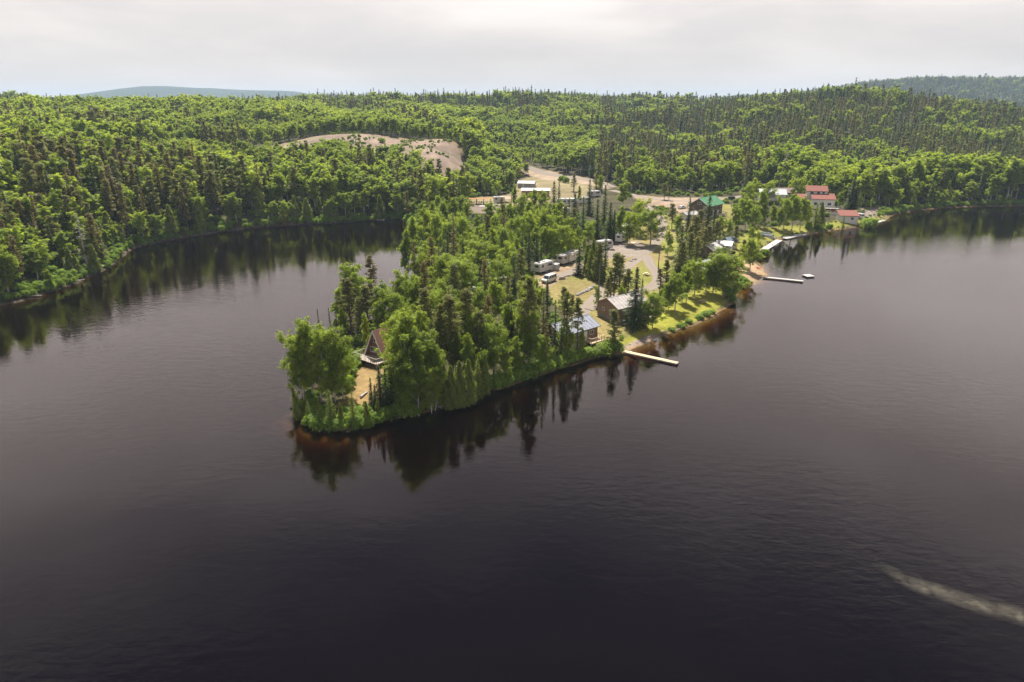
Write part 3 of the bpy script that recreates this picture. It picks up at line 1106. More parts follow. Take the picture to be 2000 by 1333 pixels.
def plant(kind, k, x, y, h, wide=1.0, far=False, z=None, tilt=(0, 0)):
    """one tree: an Empty at the foot with trunk and crown"""
    lib = (FAR if far else NEAR)[kind]
    cr_, tr_ = lib[k % len(lib)]
    if cr_.name not in _HC:
        co = np.empty(len(cr_.vertices) * 3, dtype=np.float32)
        cr_.vertices.foreach_get('co', co)
        _HC[cr_.name] = float(co[2::3].max())
    s = h / _HC[cr_.name]
    z = hz1(x, y) if z is None else z
    e = bpy.data.objects.new(TNAME[kind], None)
    e.empty_display_size = .3
    e.location = (x, y, z)
    e.rotation_euler = (tilt[0], tilt[1], random.random() * 6.283)
    e.scale = (s * wide, s * wide, s)
    COL.objects.link(e)
    for nm, me_ in (('trunk', tr_), ('branches' if kind == 'dead' else 'crown', cr_)):
        c_ = bpy.data.objects.new(nm, me_)
        c_.parent = e
        COL.objects.link(c_)
    return e


TREES = []          # dicts of every single tree: kind, x, y, h, place ('point', 'bank', 'far' ...)


def tree_px(kind, px, ytop, ybase, wide=1.0, k=None, far=False, place='camp', tilt=(0, 0), label=None):
    """a tree whose foot stands where the photograph shows (or implies) it, as tall as it appears"""
    x, y, z = hit(px, ybase)
    d = hz1(x, y)
    _, _, dep = proj(x, y, d)
    # height whose top lands on ytop
    lo, hi = 0.5, 40.0
    for _ in range(30):
        mid = (lo + hi) / 2
        if proj(x, y, d + mid)[1] > ytop:
            lo = mid
        else:
            hi = mid
    h = lo
    k = random.randrange(5) if k is None else k
    o_ = plant(kind, k, x, y, h, wide, far, tilt=tilt)
    TREES.append(dict(o=o_, kind=kind, x=x, y=y, h=h, px=px, place=place, label=label))
    return o_

# ------------------------------------------------------------------ building materials
LOG = simple('brown_log', (0.185, 0.105, 0.060), 0.75, noise=0.22, scale=3, bump=.4, streak=(.4, .4, 6))
DARKLOG = simple('dark_log', (0.085, 0.055, 0.042), 0.75, noise=0.2, scale=3, bump=.4, streak=(.4, .4, 6))
TANSIDE = simple('tan_siding', (0.225, 0.150, 0.105), 0.75, noise=0.14, scale=3, bump=.3, streak=(.3, .3, 7))
REDBOARD = simple('red_brown_board', (0.150, 0.062, 0.042), 0.7, noise=0.2, scale=4, streak=(5, 5, .4))
WHITE = simple('white_paint', (0.54, 0.53, 0.51), 0.5, noise=0.05, scale=2)
CREAM = simple('cream_panel', (0.46, 0.42, 0.35), 0.5, noise=0.06, scale=2)
OFFWHITE = simple('weathered_white', (0.46, 0.44, 0.42), 0.55, noise=0.08, scale=1.5)
GREY = simple('grey_paint', (0.30, 0.30, 0.31), 0.6, noise=0.1, scale=2)
DARK = simple('dark_trim', (0.045, 0.045, 0.048), 0.6, noise=0.1)
RUBBER = simple('rubber', (0.022, 0.022, 0.023), 0.8, noise=0.1)
SILVER = simple('silver_roof_metal', (0.27, 0.28, 0.33), 0.5, metal=0.3, noise=0.2, scale=1.5, streak=(3, .3, 1))
PALEROOF = simple('pale_roof_metal', (0.40, 0.36, 0.34), 0.5, noise=0.2, scale=1.2)
BRICKROOF = simple('red_brown_shingle', (0.300, 0.150, 0.115), 0.85, noise=0.2, scale=3)
BROWNROOF = simple('brown_shingle', (0.225, 0.165, 0.135), 0.85, noise=0.2, scale=3)
REDROOF = simple('red_roof_metal', (0.205, 0.074, 0.053), 0.85, noise=0.2, scale=1.5)
GREENROOF = simple('green_roof_metal', (0.080, 0.225, 0.110), 0.7, noise=0.2, scale=1.0)
BLUEROOF = simple('blue_grey_roof', (0.14, 0.18, 0.23), 0.6, noise=0.2)
GREYROOF = simple('grey_roof', (0.42, 0.43, 0.45), 0.6, noise=0.2)
ORANGE = simple('orange_tarp', (0.42, 0.16, 0.025), 0.6, noise=0.1)
FRESHWOOD = simple('fresh_deck_wood', (0.55, 0.41, 0.26), 0.7, noise=0.1, scale=3, streak=(1, 6, 1))
OLDWOOD = simple('grey_deck_wood', (0.38, 0.32, 0.27), 0.8, noise=0.16, scale=3)
PALEWOOD = simple('bleached_deck_wood', (0.46, 0.43, 0.39), 0.8, noise=0.1, scale=3)
POLEWOOD = simple('pole_wood', (0.13, 0.105, 0.085), 0.85, noise=0.15, scale=3)
ALU = simple('aluminium_hull', (0.50, 0.52, 0.55), 0.35, metal=.6, noise=0.08)
NAVY = simple('navy_cover', (0.05, 0.075, 0.13), 0.6, noise=0.1)
BLACKCAR = simple('dark_car_paint', (0.025, 0.027, 0.032), 0.3, noise=0.05, spec=.5)
WHITECAR = simple('white_car_paint', (0.55, 0.55, 0.54), 0.3, noise=0.03, spec=.5)
BLUECAR = simple('pale_blue_car_paint', (0.36, 0.46, 0.55), 0.3, noise=0.03, spec=.5)
REDPLASTIC = simple('red_plastic', (0.52, 0.085, 0.045), 0.4, noise=0.06)
STONE = simple('field_stone', (0.30, 0.27, 0.25), 0.9, noise=0.25, scale=2)
LAMP = simple('lamp_lens', (0.65, 0.62, 0.55), 0.2, noise=0.02, spec=.6)
STRIPE = simple('grey_stripe', (0.26, 0.28, 0.33), 0.5, noise=0.05)
GLASS = simple('window_glass', (0.025, 0.032, 0.040), 0.06, noise=0.1, spec=.8)

FOOT = []       # things trees must keep clear of: x, y, radius
LAND = {}       # landmarks used in the wording of labels


def spot(px, py):
    x, y, z = hit(px, py)
    return Vector((x, y, hz1(x, y)))


def place_house(pos, r):
    FOOT.append((pos.x, pos.y, r))


def face_tf(face, w, l):
    """origin, along, outward for the four walls of a house (x along the ridge)"""
    if face == 'front':
        return Vector((0, -w / 2, 0)), Vector((1, 0, 0)), Vector((0, -1, 0))
    if face == 'back':
        return Vector((0, w / 2, 0)), Vector((-1, 0, 0)), Vector((0, 1, 0))
    if face == 'left':
        return Vector((-l / 2, 0, 0)), Vector((0, -1, 0)), Vector((-1, 0, 0))
    return Vector((l / 2, 0, 0)), Vector((0, 1, 0)), Vector((1, 0, 0))


def slab(mb, o_, u, n_, u0, u1, z0, z1, d0, d1):
    vs = []
    for z in (z0, z1):
        for a_, d_ in ((u0, d0), (u1, d0), (u1, d1), (u0, d1)):
            q = o_ + u * a_ + n_ * d_
            vs.append((q.x, q.y, z))
    mb.add(vs, [(0, 3, 2, 1), (4, 5, 6, 7), (0, 1, 5, 4), (1, 2, 6, 5), (2, 3, 7, 6), (3, 0, 4, 7)])


def window(root, o_, u, n_, uc, zc, ww, hh, mat=None, mull=True):
    mb = MB()
    t = 0.09
    for a0, a1, z0, z1 in ((uc - ww / 2, uc + ww / 2, zc + hh / 2 - t, zc + hh / 2), (uc - ww / 2, uc + ww / 2, zc - hh / 2, zc - hh / 2 + t),
                           (uc - ww / 2, uc - ww / 2 + t, zc - hh / 2 + t, zc + hh / 2 - t), (uc + ww / 2 - t, uc + ww / 2, zc - hh / 2 + t, zc + hh / 2 - t)):
        slab(mb, o_, u, n_, a0, a1, z0, z1, -0.02, 0.07)
    if mull:
        slab(mb, o_, u, n_, uc - .03, uc + .03, zc - hh / 2 + t, zc + hh / 2 - t, -0.02, 0.055)
    f = mb.build('window', mat or WHITE, root)
    g = MB()
    slab(g, o_, u, n_, uc - ww / 2 + t, uc + ww / 2 - t, zc - hh / 2 + t, zc + hh / 2 - t, -0.01, 0.03)
    g.build('pane', GLASS, f)
    return f


def door(root, o_, u, n_, uc, z0, ww=0.95, hh=2.05, mat=None):
    mb = MB()
    slab(mb, o_, u, n_, uc - ww / 2, uc + ww / 2, z0, z0 + hh, -0.02, 0.05)
    d_ = mb.build('door', mat or WHITE, root)
    k = MB()
    slab(k, o_, u, n_, uc + ww / 2 - .16, uc + ww / 2 - .08, z0 + 1.0, z0 + 1.08, 0.05, 0.11)
    k.build('handle', DARK, d_)
    return d_


def deck(root, x0, x1, y0, y1, z, mat, rail=True, gaps=(), posts=True):
    mb = MB()
    nb = max(2, int((y1 - y0) / 0.30))
    for i in range(nb):
        a_ = y0 + (y1 - y0) * i / nb
        mb.box(x0, x1, a_ + .008, a_ + (y1 - y0) / nb - .008, z - .07, z)
    d_ = mb.build('deck', mat, root)
    for xx in np.linspace(x0 + .1, x1 - .1, max(2, int((x1 - x0) / 2) + 1)):
        for yy in (y0 + .2, y1 - .2):
            MB().box(xx - .07, xx + .07, yy - .07, yy + .07, -1.2, z - .08).build('post', mat, d_)
    for yy in (y0 + .02, y1 - .10):
        MB().box(x0 + .02, x1 - .02, yy, yy + .08, z - .28, z - .075).build('beam', mat, d_)
    if rail:
        r_ = MB()
        sides = []
        if 'y0' not in gaps:
            sides.append(((x0, y0 + .05), (x1, y0 + .05)))
        if 'y1' not in gaps:
            sides.append(((x0, y1 - .05), (x1, y1 - .05)))
        if 'x0' not in gaps:
            sides.append(((x0 + .05, y0 + .1), (x0 + .05, y1 - .1)))
        if 'x1' not in gaps:
            sides.append(((x1 - .05, y0 + .1), (x1 - .05, y1 - .1)))
        for (ax, ay), (bx, by) in sides:
            n_ = max(2, int(math.hypot(bx - ax, by - ay) / 0.5))
            for i in range(n_ + 1):
                qx, qy = ax + (bx - ax) * i / n_, ay + (by - ay) * i / n_
                w = .05 if i % 3 == 0 else .025
                r_.box(qx - w, qx + w, qy - w, qy + w, z + .002, z + .98)
            if abs(bx - ax) > abs(by - ay):
                r_.box(ax, bx, ay - .06, ay + .06, z + .985, z + 1.05)
            else:
                r_.box(ax - .06, ax + .06, ay, by, z + .985, z + 1.05)
        r_.build('railing', mat, d_)
    return d_


def gable_house(name, label, cat, pos, rz, w, l, hw, hr, wall, roof, over=.45, base=.4, windows=(), doors=(), chimney=None, trim=None, group=None, ribs=True):
    root = empty(name, pos, rz, label, cat, group)
    b_ = MB().box(-l / 2 + .06, l / 2 - .06, -w / 2 + .06, w / 2 - .06, -1.5, base)
    b_.build('foundation', STONE, root)
    z0, z1 = base, base + hw
    wl = MB().prism([(-w / 2, z0), (w / 2, z0), (w / 2, z1), (0, z1 + hr), (-w / 2, z1)], 'x', -l / 2, l / 2)
    wl.build('wall', wall, root)
    sl = hr / (w / 2)
    t = 0.14
    e_ = w / 2 + over
    ze = z1 - sl * over + .02
    zr = z1 + hr + .02
    rf = MB().prism([(-e_, ze), (0, zr), (e_, ze), (e_, ze + t), (0, zr + t), (-e_, ze + t)], 'x', -l / 2 - over, l / 2 + over)
    if ribs:
        for i in range(int(l / .9) + 1):
            xx = -l / 2 - over + .05 + i * (l + 2 * over - .1) / max(1, int(l / .9))
            for s in (-1, 1):
                rf.add([(xx - .03, s * e_, ze + t + .001), (xx + .03, s * e_, ze + t + .001), (xx + .03, 0.0, zr + t + .001), (xx - .03, 0.0, zr + t + .001),
                        (xx - .03, s * e_, ze + t + .05), (xx + .03, s * e_, ze + t + .05), (xx + .03, 0.0, zr + t + .05), (xx - .03, 0.0, zr + t + .05)],
                       [(4, 5, 6, 7), (0, 1, 5, 4), (1, 2, 6, 5), (3, 0, 4, 7)])
    ro = rf.build('roof', roof, root)
    rc = MB().prism([(-.16, zr + t - .16 * sl + .06), (0, zr + t + .06), (.16, zr + t - .16 * sl + .06), (0, zr + t + .10)], 'x', -l / 2 - over, l / 2 + over)
    rc.build('ridge_cap', roof, ro)
    if trim:
        for s in (-1, 1):
            x0 = s * (l / 2 + over)
            x0, x1 = sorted((x0, x0 + s * .05))
            MB().prism([(-e_ - .02, ze - .10), (0, zr - .10), (e_ + .02, ze - .10), (e_ + .02, ze + t + .02), (0, zr + t + .02), (-e_ - .02, ze + t + .02)], 'x', x0, x1).build('barge_board', trim, root)
    for f, u_, z_, ww, hh in windows:
        o_, u, n_ = face_tf(f, w, l)
        window(root, o_, u, n_, u_, base + z_, ww, hh)
    for f, u_ in doors:
        o_, u, n_ = face_tf(f, w, l)
        door(root, o_, u, n_, u_, base)
    if chimney:
        cx, cy_ = chimney
        zc = zr - abs(cy_) * sl
        c_ = MB().tube((cx, cy_, zc - .3), (cx, cy_, zc + 1.3), .13, .13, 10)
        c_.tube((cx, cy_, zc + 1.32), (cx, cy_, zc + 1.45), .2, .04, 10)
        c_.build('chimney', GREY, ro)
    place_house(pos, math.hypot(w, l) / 2 + .6)
    return root


def trailer(label, pos, rz, L_=7.6, body=None, stripe=None, group='camping trailers', slide=False, awning=False, fifth=False, name='travel_trailer'):
    """camping trailer, x along its length, door side towards -y"""
    root = empty(name, pos, rz, label, 'trailer', group)
    body = body or WHITE
    w, z0, z1 = 2.4, .55, 3.05
    h = L_ / 2
    if fifth:
        prof = [(-h, z0), (h - 2.4, z0), (h - 2.1, 1.35), (h - .1, 1.45), (h, 1.7), (h - .1, z1 + .15), (h - .5, z1 + .35), (h - 2.3, z1 + .35), (h - 2.8, z1), (-h + .15, z1), (-h, z1 - .2)]
    else:
        prof = [(-h, z0), (h - .3, z0), (h, .95), (h, 2.2), (h - .35, z1 - .1), (h - .6, z1), (-h + .15, z1), (-h, z1 - .2)]
    MB().prism(prof, 'y', -w / 2, w / 2).build('body', body, root, .05)
    ru = MB().box(-h + .25, (h - 2.9 if fifth else h - .75), -w / 2 + .12, w / 2 - .12, z1 - .02, z1 + .05)
    rp = ru.build('roof_panel', OFFWHITE, root)
    MB().box(-.55, .25, -.4, .4, z1 + .052, z1 + .34).build('air_conditioner', WHITE, rp, .05)
    MB().box(-h + 1.1, -h + 1.5, -.2, .2, z1 + .052, z1 + .16).build('vent', GREY, rp, .02)
    for s in (-1, 1):
        y0, y1 = sorted((s * (w / 2 + .004), s * (w / 2 + .015)))
        MB().box(-h + .1, h - (2.5 if fifth else .4), y0, y1, 1.15, 1.32).build('stripe', stripe or STRIPE, root)
    for s in (-1, 1):
        o_, u, n_ = Vector((0, s * w / 2, 0)), Vector((-s, 0, 0)), Vector((0, s, 0))
        for uu, ww in ((-h + 1.3, 1.1), (0.9, .9), (h - 1.5, 1.2)):
            window(root, o_, u, n_, uu * (-s), 2.15, ww, .75, mat=DARK, mull=False)
    o_, u, n_ = Vector((-h, 0, 0)), Vector((0, -1, 0)), Vector((-1, 0, 0))
    window(root, o_, u, n_, 0, 2.2, 1.2, .65, mat=DARK, mull=False)
    o_, u, n_ = Vector((0, -w / 2, 0)), Vector((1, 0, 0)), Vector((0, -1, 0))
    door(root, o_, u, n_, -.3, .78, .72, 1.95, mat=OFFWHITE)
    MB().box(-.75, .15, -w / 2 - .55, -w / 2 - .03, .25, .32).build('step', GREY, root)
    if slide:
        MB().box(-h + 2.6, -h + 5.0, -w / 2 - .55, -w / 2 + .02, .85, 2.75).build('slide_out', body, root, .03)
    if awning:
        MB().prism([(-w / 2 - 2.2, 2.35), (-w / 2 - .02, 2.85), (-w / 2 - .02, 2.91), (-w / 2 - 2.2, 2.41)], 'x', -h + 1, h - 1.4).build('awning', OFFWHITE, root)
        p_ = MB()
        for xx in (-h + 1.1, h - 1.5):
            p_.tube((xx, -w / 2 - 2.15, 0), (xx, -w / 2 - 2.15, 2.36), .03)
        p_.build('awning_leg', GREY, root)
    for s in (-1, 1):
        for xx in (-.55, .35):
            wheel(root, xx - .4, s * (w / 2 - .16), .36, s)
    MB().box(-h + .2, h - (2.6 if fifth else .5), -w / 2 + .15, w / 2 - .15, .38, .60).build('chassis', DARK, root)
    if not fifth:
        hb = MB().tube((h - .3, -.7, .55), (h + 1.1, 0, .55), .06).tube((h - .3, .7, .55), (h + 1.1, 0, .55), .06).tube((h + .9, 0, 0), (h + .9, 0, .8), .05)
        hb.build('hitch', DARK, root)
        hb2 = MB().tube((h + .3, -.18, .6), (h + .3, -.18, 1.05), .15, .15, 8).tube((h + .3, .18, .6), (h + .3, .18, 1.05), .15, .15, 8)
        hb2.build('gas_bottle', OFFWHITE, root)
    else:
        MB().tube((h - 1.2, 0, .9), (h - 1.2, 0, 1.5), .12).build('king_pin', DARK, root)
        for s in (-.9, .9):
            MB().tube((h - 2.3, s, 0), (h - 2.3, s, 1.3), .06).build('landing_leg', DARK, root)
    place_house(pos, h * .9 + .5)
    return root


def wheel(root, x, y, r, side):
    w_ = MB().tube((x, y - .11, r), (x, y + .11, r), r, r, 14).build('wheel', RUBBER, root)
    yy = y + side * .112
    MB().tube((x, yy - .005, r), (x, yy + .012, r), r * .58, r * .5, 10).build('rim', ALU, w_)
    return w_


def vehicle(name, label, pos, rz, kind, paint, group=None, cat='car'):
    """x is forwards"""
    root = empty(name, pos, rz, label, cat, group)
    dims = dict(suv=(4.7, 1.85, 1.75), van=(5.2, 1.95, 2.1), pickup=(5.6, 1.95, 1.85), sedan=(4.5, 1.78, 1.45))
    L_, w, h = dims[kind]
    a_ = L_ / 2
    belt = h * .58
    MB().prism([(-a_, .45), (-a_ + .1, .32), (a_ - .15, .32), (a_, .5), (a_ - .05, belt * .82), (a_ - 1.15, belt), (-a_ + .05, belt), (-a_, belt - .1)], 'y', -w / 2, w / 2).build('body', paint, root, .05)
    if kind == 'pickup':
        cab = [(-.35, belt - .02), (a_ - 1.3, belt - .02), (a_ - 2.05, h - .06), (a_ - 2.25, h), (-.2, h), (-.3, h - .08)]
    elif kind == 'sedan':
        cab = [(-a_ + .6, belt - .02), (a_ - 1.2, belt - .02), (a_ - 1.95, h - .04), (a_ - 2.2, h), (-a_ + 1.5, h), (-a_ + 1.2, h - .05)]
    elif kind == 'van':
        cab = [(-a_ + .05, belt - .02), (a_ - .95, belt - .02), (a_ - 1.65, h - .06), (a_ - 1.9, h), (-a_ + .25, h), (-a_ + .12, h - .1)]
    else:
        cab = [(-a_ + .05, belt - .02), (a_ - 1.2, belt - .02), (a_ - 1.9, h - .06), (a_ - 2.1, h), (-a_ + .55, h), (-a_ + .3, h - .08)]
    cb = MB().prism(cab, 'y', -w / 2 + .10, w / 2 - .10).build('cabin', paint, root, .04)
    # side glass and screens
    x0, x1 = cab[0][0], cab[1][0]
    t0, t1 = cab[-2][0], cab[3][0]
    for s in (-1, 1):
        y0, y1 = sorted((s * (w / 2 - .102), s * (w / 2 - .085)))
        n_ = 2 if kind == 'pickup' else 3
        for i in range(n_):
            f0, f1 = i / n_ + .03, (i + 1) / n_ - .03
            g = MB().prism([(x0 + (x1 - x0) * f0, belt + .05), (x0 + (x1 - x0) * f1, belt + .05), (t0 + (t1 - t0) * f1, h - .14), (t0 + (t1 - t0) * f0, h - .14)], 'y', y0, y1)
            g.build('side_window', GLASS, cb)
    fx0, fz0, fx1, fz1 = cab[1][0], belt + .04, cab[2][0], h - .12
    MB().add([(fx0 + .03, -w / 2 + .2, fz0), (fx0 + .03, w / 2 - .2, fz0), (fx1 + .045, w / 2 - .24, fz1), (fx1 + .045, -w / 2 + .24, fz1),
              (fx0 - .03, -w / 2 + .2, fz0), (fx0 - .03, w / 2 - .2, fz0), (fx1 - .02, w / 2 - .24, fz1), (fx1 - .02, -w / 2 + .24, fz1)],
             [(0, 1, 2, 3), (4, 7, 6, 5), (0, 4, 5, 1), (1, 5, 6, 2), (2, 6, 7, 3), (3, 7, 4, 0)]).build('windscreen', GLASS, cb)
    bx = cab[0][0]
    MB().box(bx - .012, bx + .03, -w / 2 + .22, w / 2 - .22, belt + .05, h - .2).build('rear_window', GLASS, cb)
    for s in (-1, 1):
        for xx in (-a_ + .95, a_ - .95):
            wheel(root, xx, s * (w / 2 - .10), .35, s)
        MB().box(a_ - .12, a_ + .012, s * .75 - .17, s * .75 + .17, .62, .78).build('headlight', LAMP, root)
        MB().box(-a_ - .012, -a_ + .05, s * .75 - .1, s * .75 + .1, .65, .9).build('tail_light', REDPLASTIC, root)
    MB().box(a_ - .04, a_ + .06, -w / 2 + .08, w / 2 - .08, .36, .54).build('bumper', DARK, root)
    if kind == 'pickup':
        MB().box(-a_ + .12, -.45, -w / 2 + .16, w / 2 - .16, belt + .002, belt + .02).build('bed_liner', DARK, root)
    place_house(pos, a_ * .9)
    return root


def boat(label, pos, rz, L_=4.8, w=1.7, hull=None, inside=None, motor=True, cover=None, group='boats along the shore'):
    root = empty('boat', pos, rz, label, 'boat', group)
    secs = [(-.5, .92, .55), (-.25, 1.0, .56), (.05, .98, .58), (.28, .76, .63), (.42, .40, .70), (.5, .04, .78)]
    vs, fs = [], []
    for fx, fw, fz in secs:
        x, hw = fx * L_, fw * w / 2
        vs += [(x, -hw, fz), (x, -hw * .8, .08), (x, 0, 0), (x, hw * .8, .08), (x, hw, fz), (x, hw - .07 * fw, fz), (x, hw * .72, .16), (x, -hw * .72, .16), (x, -hw + .07 * fw, fz)]
    n_ = 9
    for i in range(len(secs) - 1):
        for k in range(n_):
            a_, b_ = i * n_ + k, i * n_ + (k + 1) % n_
            fs.append((a_, b_, b_ + n_, a_ + n_))
    fs.append((0, 1, 2, 3, 4, 5, 6, 7, 8))
    e0 = (len(secs) - 1) * n_
    fs.append(tuple(range(e0, e0 + n_))[::-1])
    MB().add(vs, fs).build('hull', hull or ALU, root)
    if cover:
        MB().add([(-.49 * L_, -w * .46, .60), (-.49 * L_, w * .46, .60), (.05 * L_, w * .49, .64), (.05 * L_, -w * .49, .64), (.46 * L_, 0.06, .8), (.46 * L_, -.06, .8), (-.45 * L_, 0, .78), (.05 * L_, 0, .95)],
                 [(0, 6, 7, 3), (1, 2, 7, 6), (3, 7, 5), (2, 4, 7), (7, 4, 5), (0, 1, 6)]).build('cover', cover, root)
    else:
        for xx in (-.34, -.05, .22):
            MB().box(xx * L_ - .16, xx * L_ + .16, -w * .36, w * .36, .38, .44).build('seat', inside or ALU, root)
    if motor:
        MB().box(-.5 * L_ - .32, -.5 * L_ - .05, -.17, .17, .55, 1.0).build('motor_cowling', DARK, root, .06)
        MB().tube((-.5 * L_ - .2, 0, -.15), (-.5 * L_ - .2, 0, .56), .06).build('motor_leg', DARK, root)
    return root


# ------------------------------------------------------------------ cabins on the point
def axis_from(p, q):
    """heading of the line from ground pixel p to ground pixel q"""
    a_, b_ = spot(*p), spot(*q)
    return math.atan2(b_.y - a_.y, b_.x - a_.x)


SHORE_DIR = R(40)
# A-frame cottage
pos = spot(763, 694)
pos.z += .1
af = empty('a_frame_cottage', pos, R(52), 'red-brown A-frame cottage with white trimmed gable near the tip of the point', 'cottage')
LAND['the A-frame cottage'] = pos
w_, l_, z0, ht = 5.8, 8.0, .7, 5.4
MB().box(-l_ / 2 + .3, l_ / 2 - .3, -w_ / 2 + .5, w_ / 2 - .5, -1.5, z0).build('foundation', STONE, af)
MB().prism([(-w_ / 2 + .15, z0), (w_ / 2 - .15, z0), (0, z0 + ht - .3)], 'x', -l_ / 2 + .35, l_ / 2 - .35).build('wall', REDBOARD, af)
t = .22
ar = MB().prism([(-w_ / 2 - .25, z0 - .35), (-w_ / 2 + .1, z0 - .35), (0, z0 + ht - .28), (w_ / 2 - .1, z0 - .35), (w_ / 2 + .25, z0 - .35), (0, z0 + ht + .15)], 'x', -l_ / 2 - .3, l_ / 2 + .3).build('roof', BRICKROOF, af)
MB().tube((1.6, .6, z0 + ht - 1.6), (1.6, .6, z0 + ht + .9), .14, .14, 8).build('chimney', GREY, ar)
for s in (-1, 1):
    x0, x1 = sorted((s * (l_ / 2 + .302), s * (l_ / 2 + .36)))
    MB().prism([(-w_ / 2 - .28, z0 - .40), (-w_ / 2 + .03, z0 - .40), (0, z0 + ht - .36), (w_ / 2 - .03, z0 - .40), (w_ / 2 + .28, z0 - .40), (0, z0 + ht + .2)], 'x', x0, x1).build('barge_board', WHITE, af)
o_, u, n_ = Vector((-l_ / 2 + .35, 0, 0)), Vector((0, -1, 0)), Vector((-1, 0, 0))
window(af, o_, u, n_, 0.0, z0 + 3.3, 1.35, .95)
window(af, o_, u, n_, -1.15, z0 + 1.3, 1.1, 1.15)
window(af, o_, u, n_, .12, z0 + 1.3, 1.1, 1.15)
door(af, o_, u, n_, 1.35, z0, .85, 1.95)
deck(af, -l_ / 2 - 2.6, -l_ / 2 + .25, -w_ / 2 - .4, w_ / 2 + .4, z0 - .05, OLDWOOD, gaps=('x1',))
place_house(pos, 6.2)

# silver-roofed log cabin
pos = spot(1112, 667)
LAND['the silver-roofed cabin'] = pos
cab = gable_house('log_cabin', 'brown log cabin with shiny silver metal roof beside the long plank dock', 'cabin', pos, SHORE_DIR, 6.4, 10.5, 2.6, 1.5, LOG, SILVER, base=.7,
                  windows=[('front', 3.4, 1.45, 1.2, .95), ('front', -.2, 1.45, 1.0, .95), ('front', -3.4, 1.45, 1.2, .95), ('right', .9, 1.45, 1.0, .95), ('left', 0, 1.4, 1.1, .9)], doors=[('front', 1.6)], trim=LOG)
deck(cab, 1.2, 5.2, -5.4, -3.22, .62, FRESHWOOD, gaps=('y1',))

# pale-roofed cabin
pos = spot(1214, 616)
LAND['the pale-roofed cabin'] = pos
cab = gable_house('log_cabin', 'tan walled cabin with pale metal roof behind the big dark spruce', 'cabin', pos, R(36), 7.0, 9.5, 2.7, 1.6, TANSIDE, PALEROOF, base=.6,
                  windows=[('front', 2.6, 1.5, 1.1, .9), ('front', -2.6, 1.5, 1.1, .9), ('left', 1.0, 1.5, .9, .8), ('left', -1.4, 1.5, .9, .8), ('right', 0, 1.5, 1.0, .9)], doors=[('front', 0.2)], trim=TANSIDE)
deck(cab, -1.0, 5.0, -6.2, -3.52, .52, OLDWOOD, gaps=('y1',))

# small cabins half hidden among trees towards the beach
pos = spot(1366, 540)
LAND['the lawn-side cabin'] = pos
gable_house('log_cabin', 'low brown cabin with grey roof half hidden behind birches by the lawn', 'cabin', pos, R(44), 6, 8.5, 2.4, 1.4, LOG, GREYROOF, base=.5,
            windows=[('front', 2, 1.4, 1, .9), ('front', -2, 1.4, 1, .9), ('left', 0, 1.4, 1, .9)], doors=[('front', 0)])
pos = spot(1385, 500)
gable_house('log_cabin', 'small cabin with white roof above the dense round maple', 'cabin', pos, R(50), 5, 6.5, 2.3, 1.2, TANSIDE, OFFWHITE, base=.4,
            windows=[('front', 1.5, 1.4, .9, .8), ('left', 0, 1.4, .9, .8)], doors=[('front', -.8)])
pos = spot(1414, 490)
gable_house('log_cabin', 'white-roofed shed beside the small blue-roofed gazebo', 'shed', pos, R(-30), 3.6, 5.0, 2.1, 1.0, OFFWHITE, WHITE, base=.2, windows=[('front', 1, 1.3, .8, .7)], doors=[('front', -1)])
# gazebo
pos = spot(1424, 484)
LAND['the blue-roofed gazebo'] = pos
gz = empty('gazebo', pos, R(20), 'small open gazebo with dark blue roof near the beach', 'gazebo')
MB().prism([(-2.2, 2.3), (0, 3.7), (2.2, 2.3), (2.2, 2.45), (0, 3.85), (-2.2, 2.45)], 'x', -2.2, 2.2).build('roof', BLUEROOF, gz)
for sx in (-1.8, 1.8):
    for sy in (-1.8, 1.8):
        MB().box(sx - .08, sx + .08, sy - .08, sy + .08, -.5, 2.5).build('post', OLDWOOD, gz)
MB().box(-2, 2, -2, 2, -.5, .15).build('floor', OLDWOOD, gz)
place_house(pos, 3)

# ------------------------------------------------------------------ trailers and vehicles at the camp
pos = spot(1062, 531)
LAND['the white trailer'] = pos
trailer('white camping trailer parked nearest the water among the trees, van in front', pos, R(52), 7.0, group=None)
pos = spot(1110, 513)
LAND['the cream trailer'] = pos
trailer('long cream trailer with raised nose behind the blue-green spruce', pos, R(52), 9.4, body=CREAM, group=None, fifth=True, slide=True, name='fifth_wheel_trailer')
pos = spot(1086, 528)
sh = empty('storage_shed', pos, R(52), 'tiny pale shed standing between the two camp trailers', 'shed')
MB().box(-.7, .7, -.7, .7, 0, 1.8).build('wall', OFFWHITE, sh)
MB().prism([(-.85, 1.75), (.85, 1.95), (.85, 2.03), (-.85, 1.83)], 'y', -.85, .85).build('roof', GREY, sh)
door(sh, Vector((0, -.7, 0)), Vector((1, 0, 0)), Vector((0, -1, 0)), 0, .05, .7, 1.6, mat=GREY)
pos = spot(1072, 551)
LAND['the white van'] = pos
vehicle('white_van', 'white van with dark windows parked on the sandy pad', pos, R(-128), 'van', WHITECAR, cat='van')
pos = spot(1214, 472)
LAND['the platform trailer'] = pos
trailer('white camping trailer with a wooden platform in front of its door', pos, R(62), 7.0, group=None)
pl = empty('wooden_platform', spot(1229, 477), R(30), 'low pale wooden platform beside a white trailer', 'platform')
for i in range(9):
    MB().box(-2.4, 2.4, -1.35 + i * .3, -1.35 + i * .3 + .285, .28, .35).build('board', FRESHWOOD, pl)
MB().box(-2.35, 2.35, -1.3, 1.3, 0, .275).build('frame', OLDWOOD, pl)
pos = spot(1222, 455)
trailer('older white trailer with brown porch roof behind the platform trailer', pos, R(60), 7.5, body=OFFWHITE, group=None)
pr = empty('porch_shelter', spot(1236, 458), R(60), 'dark open porch shelter with clutter beside the older white trailer', 'shelter')
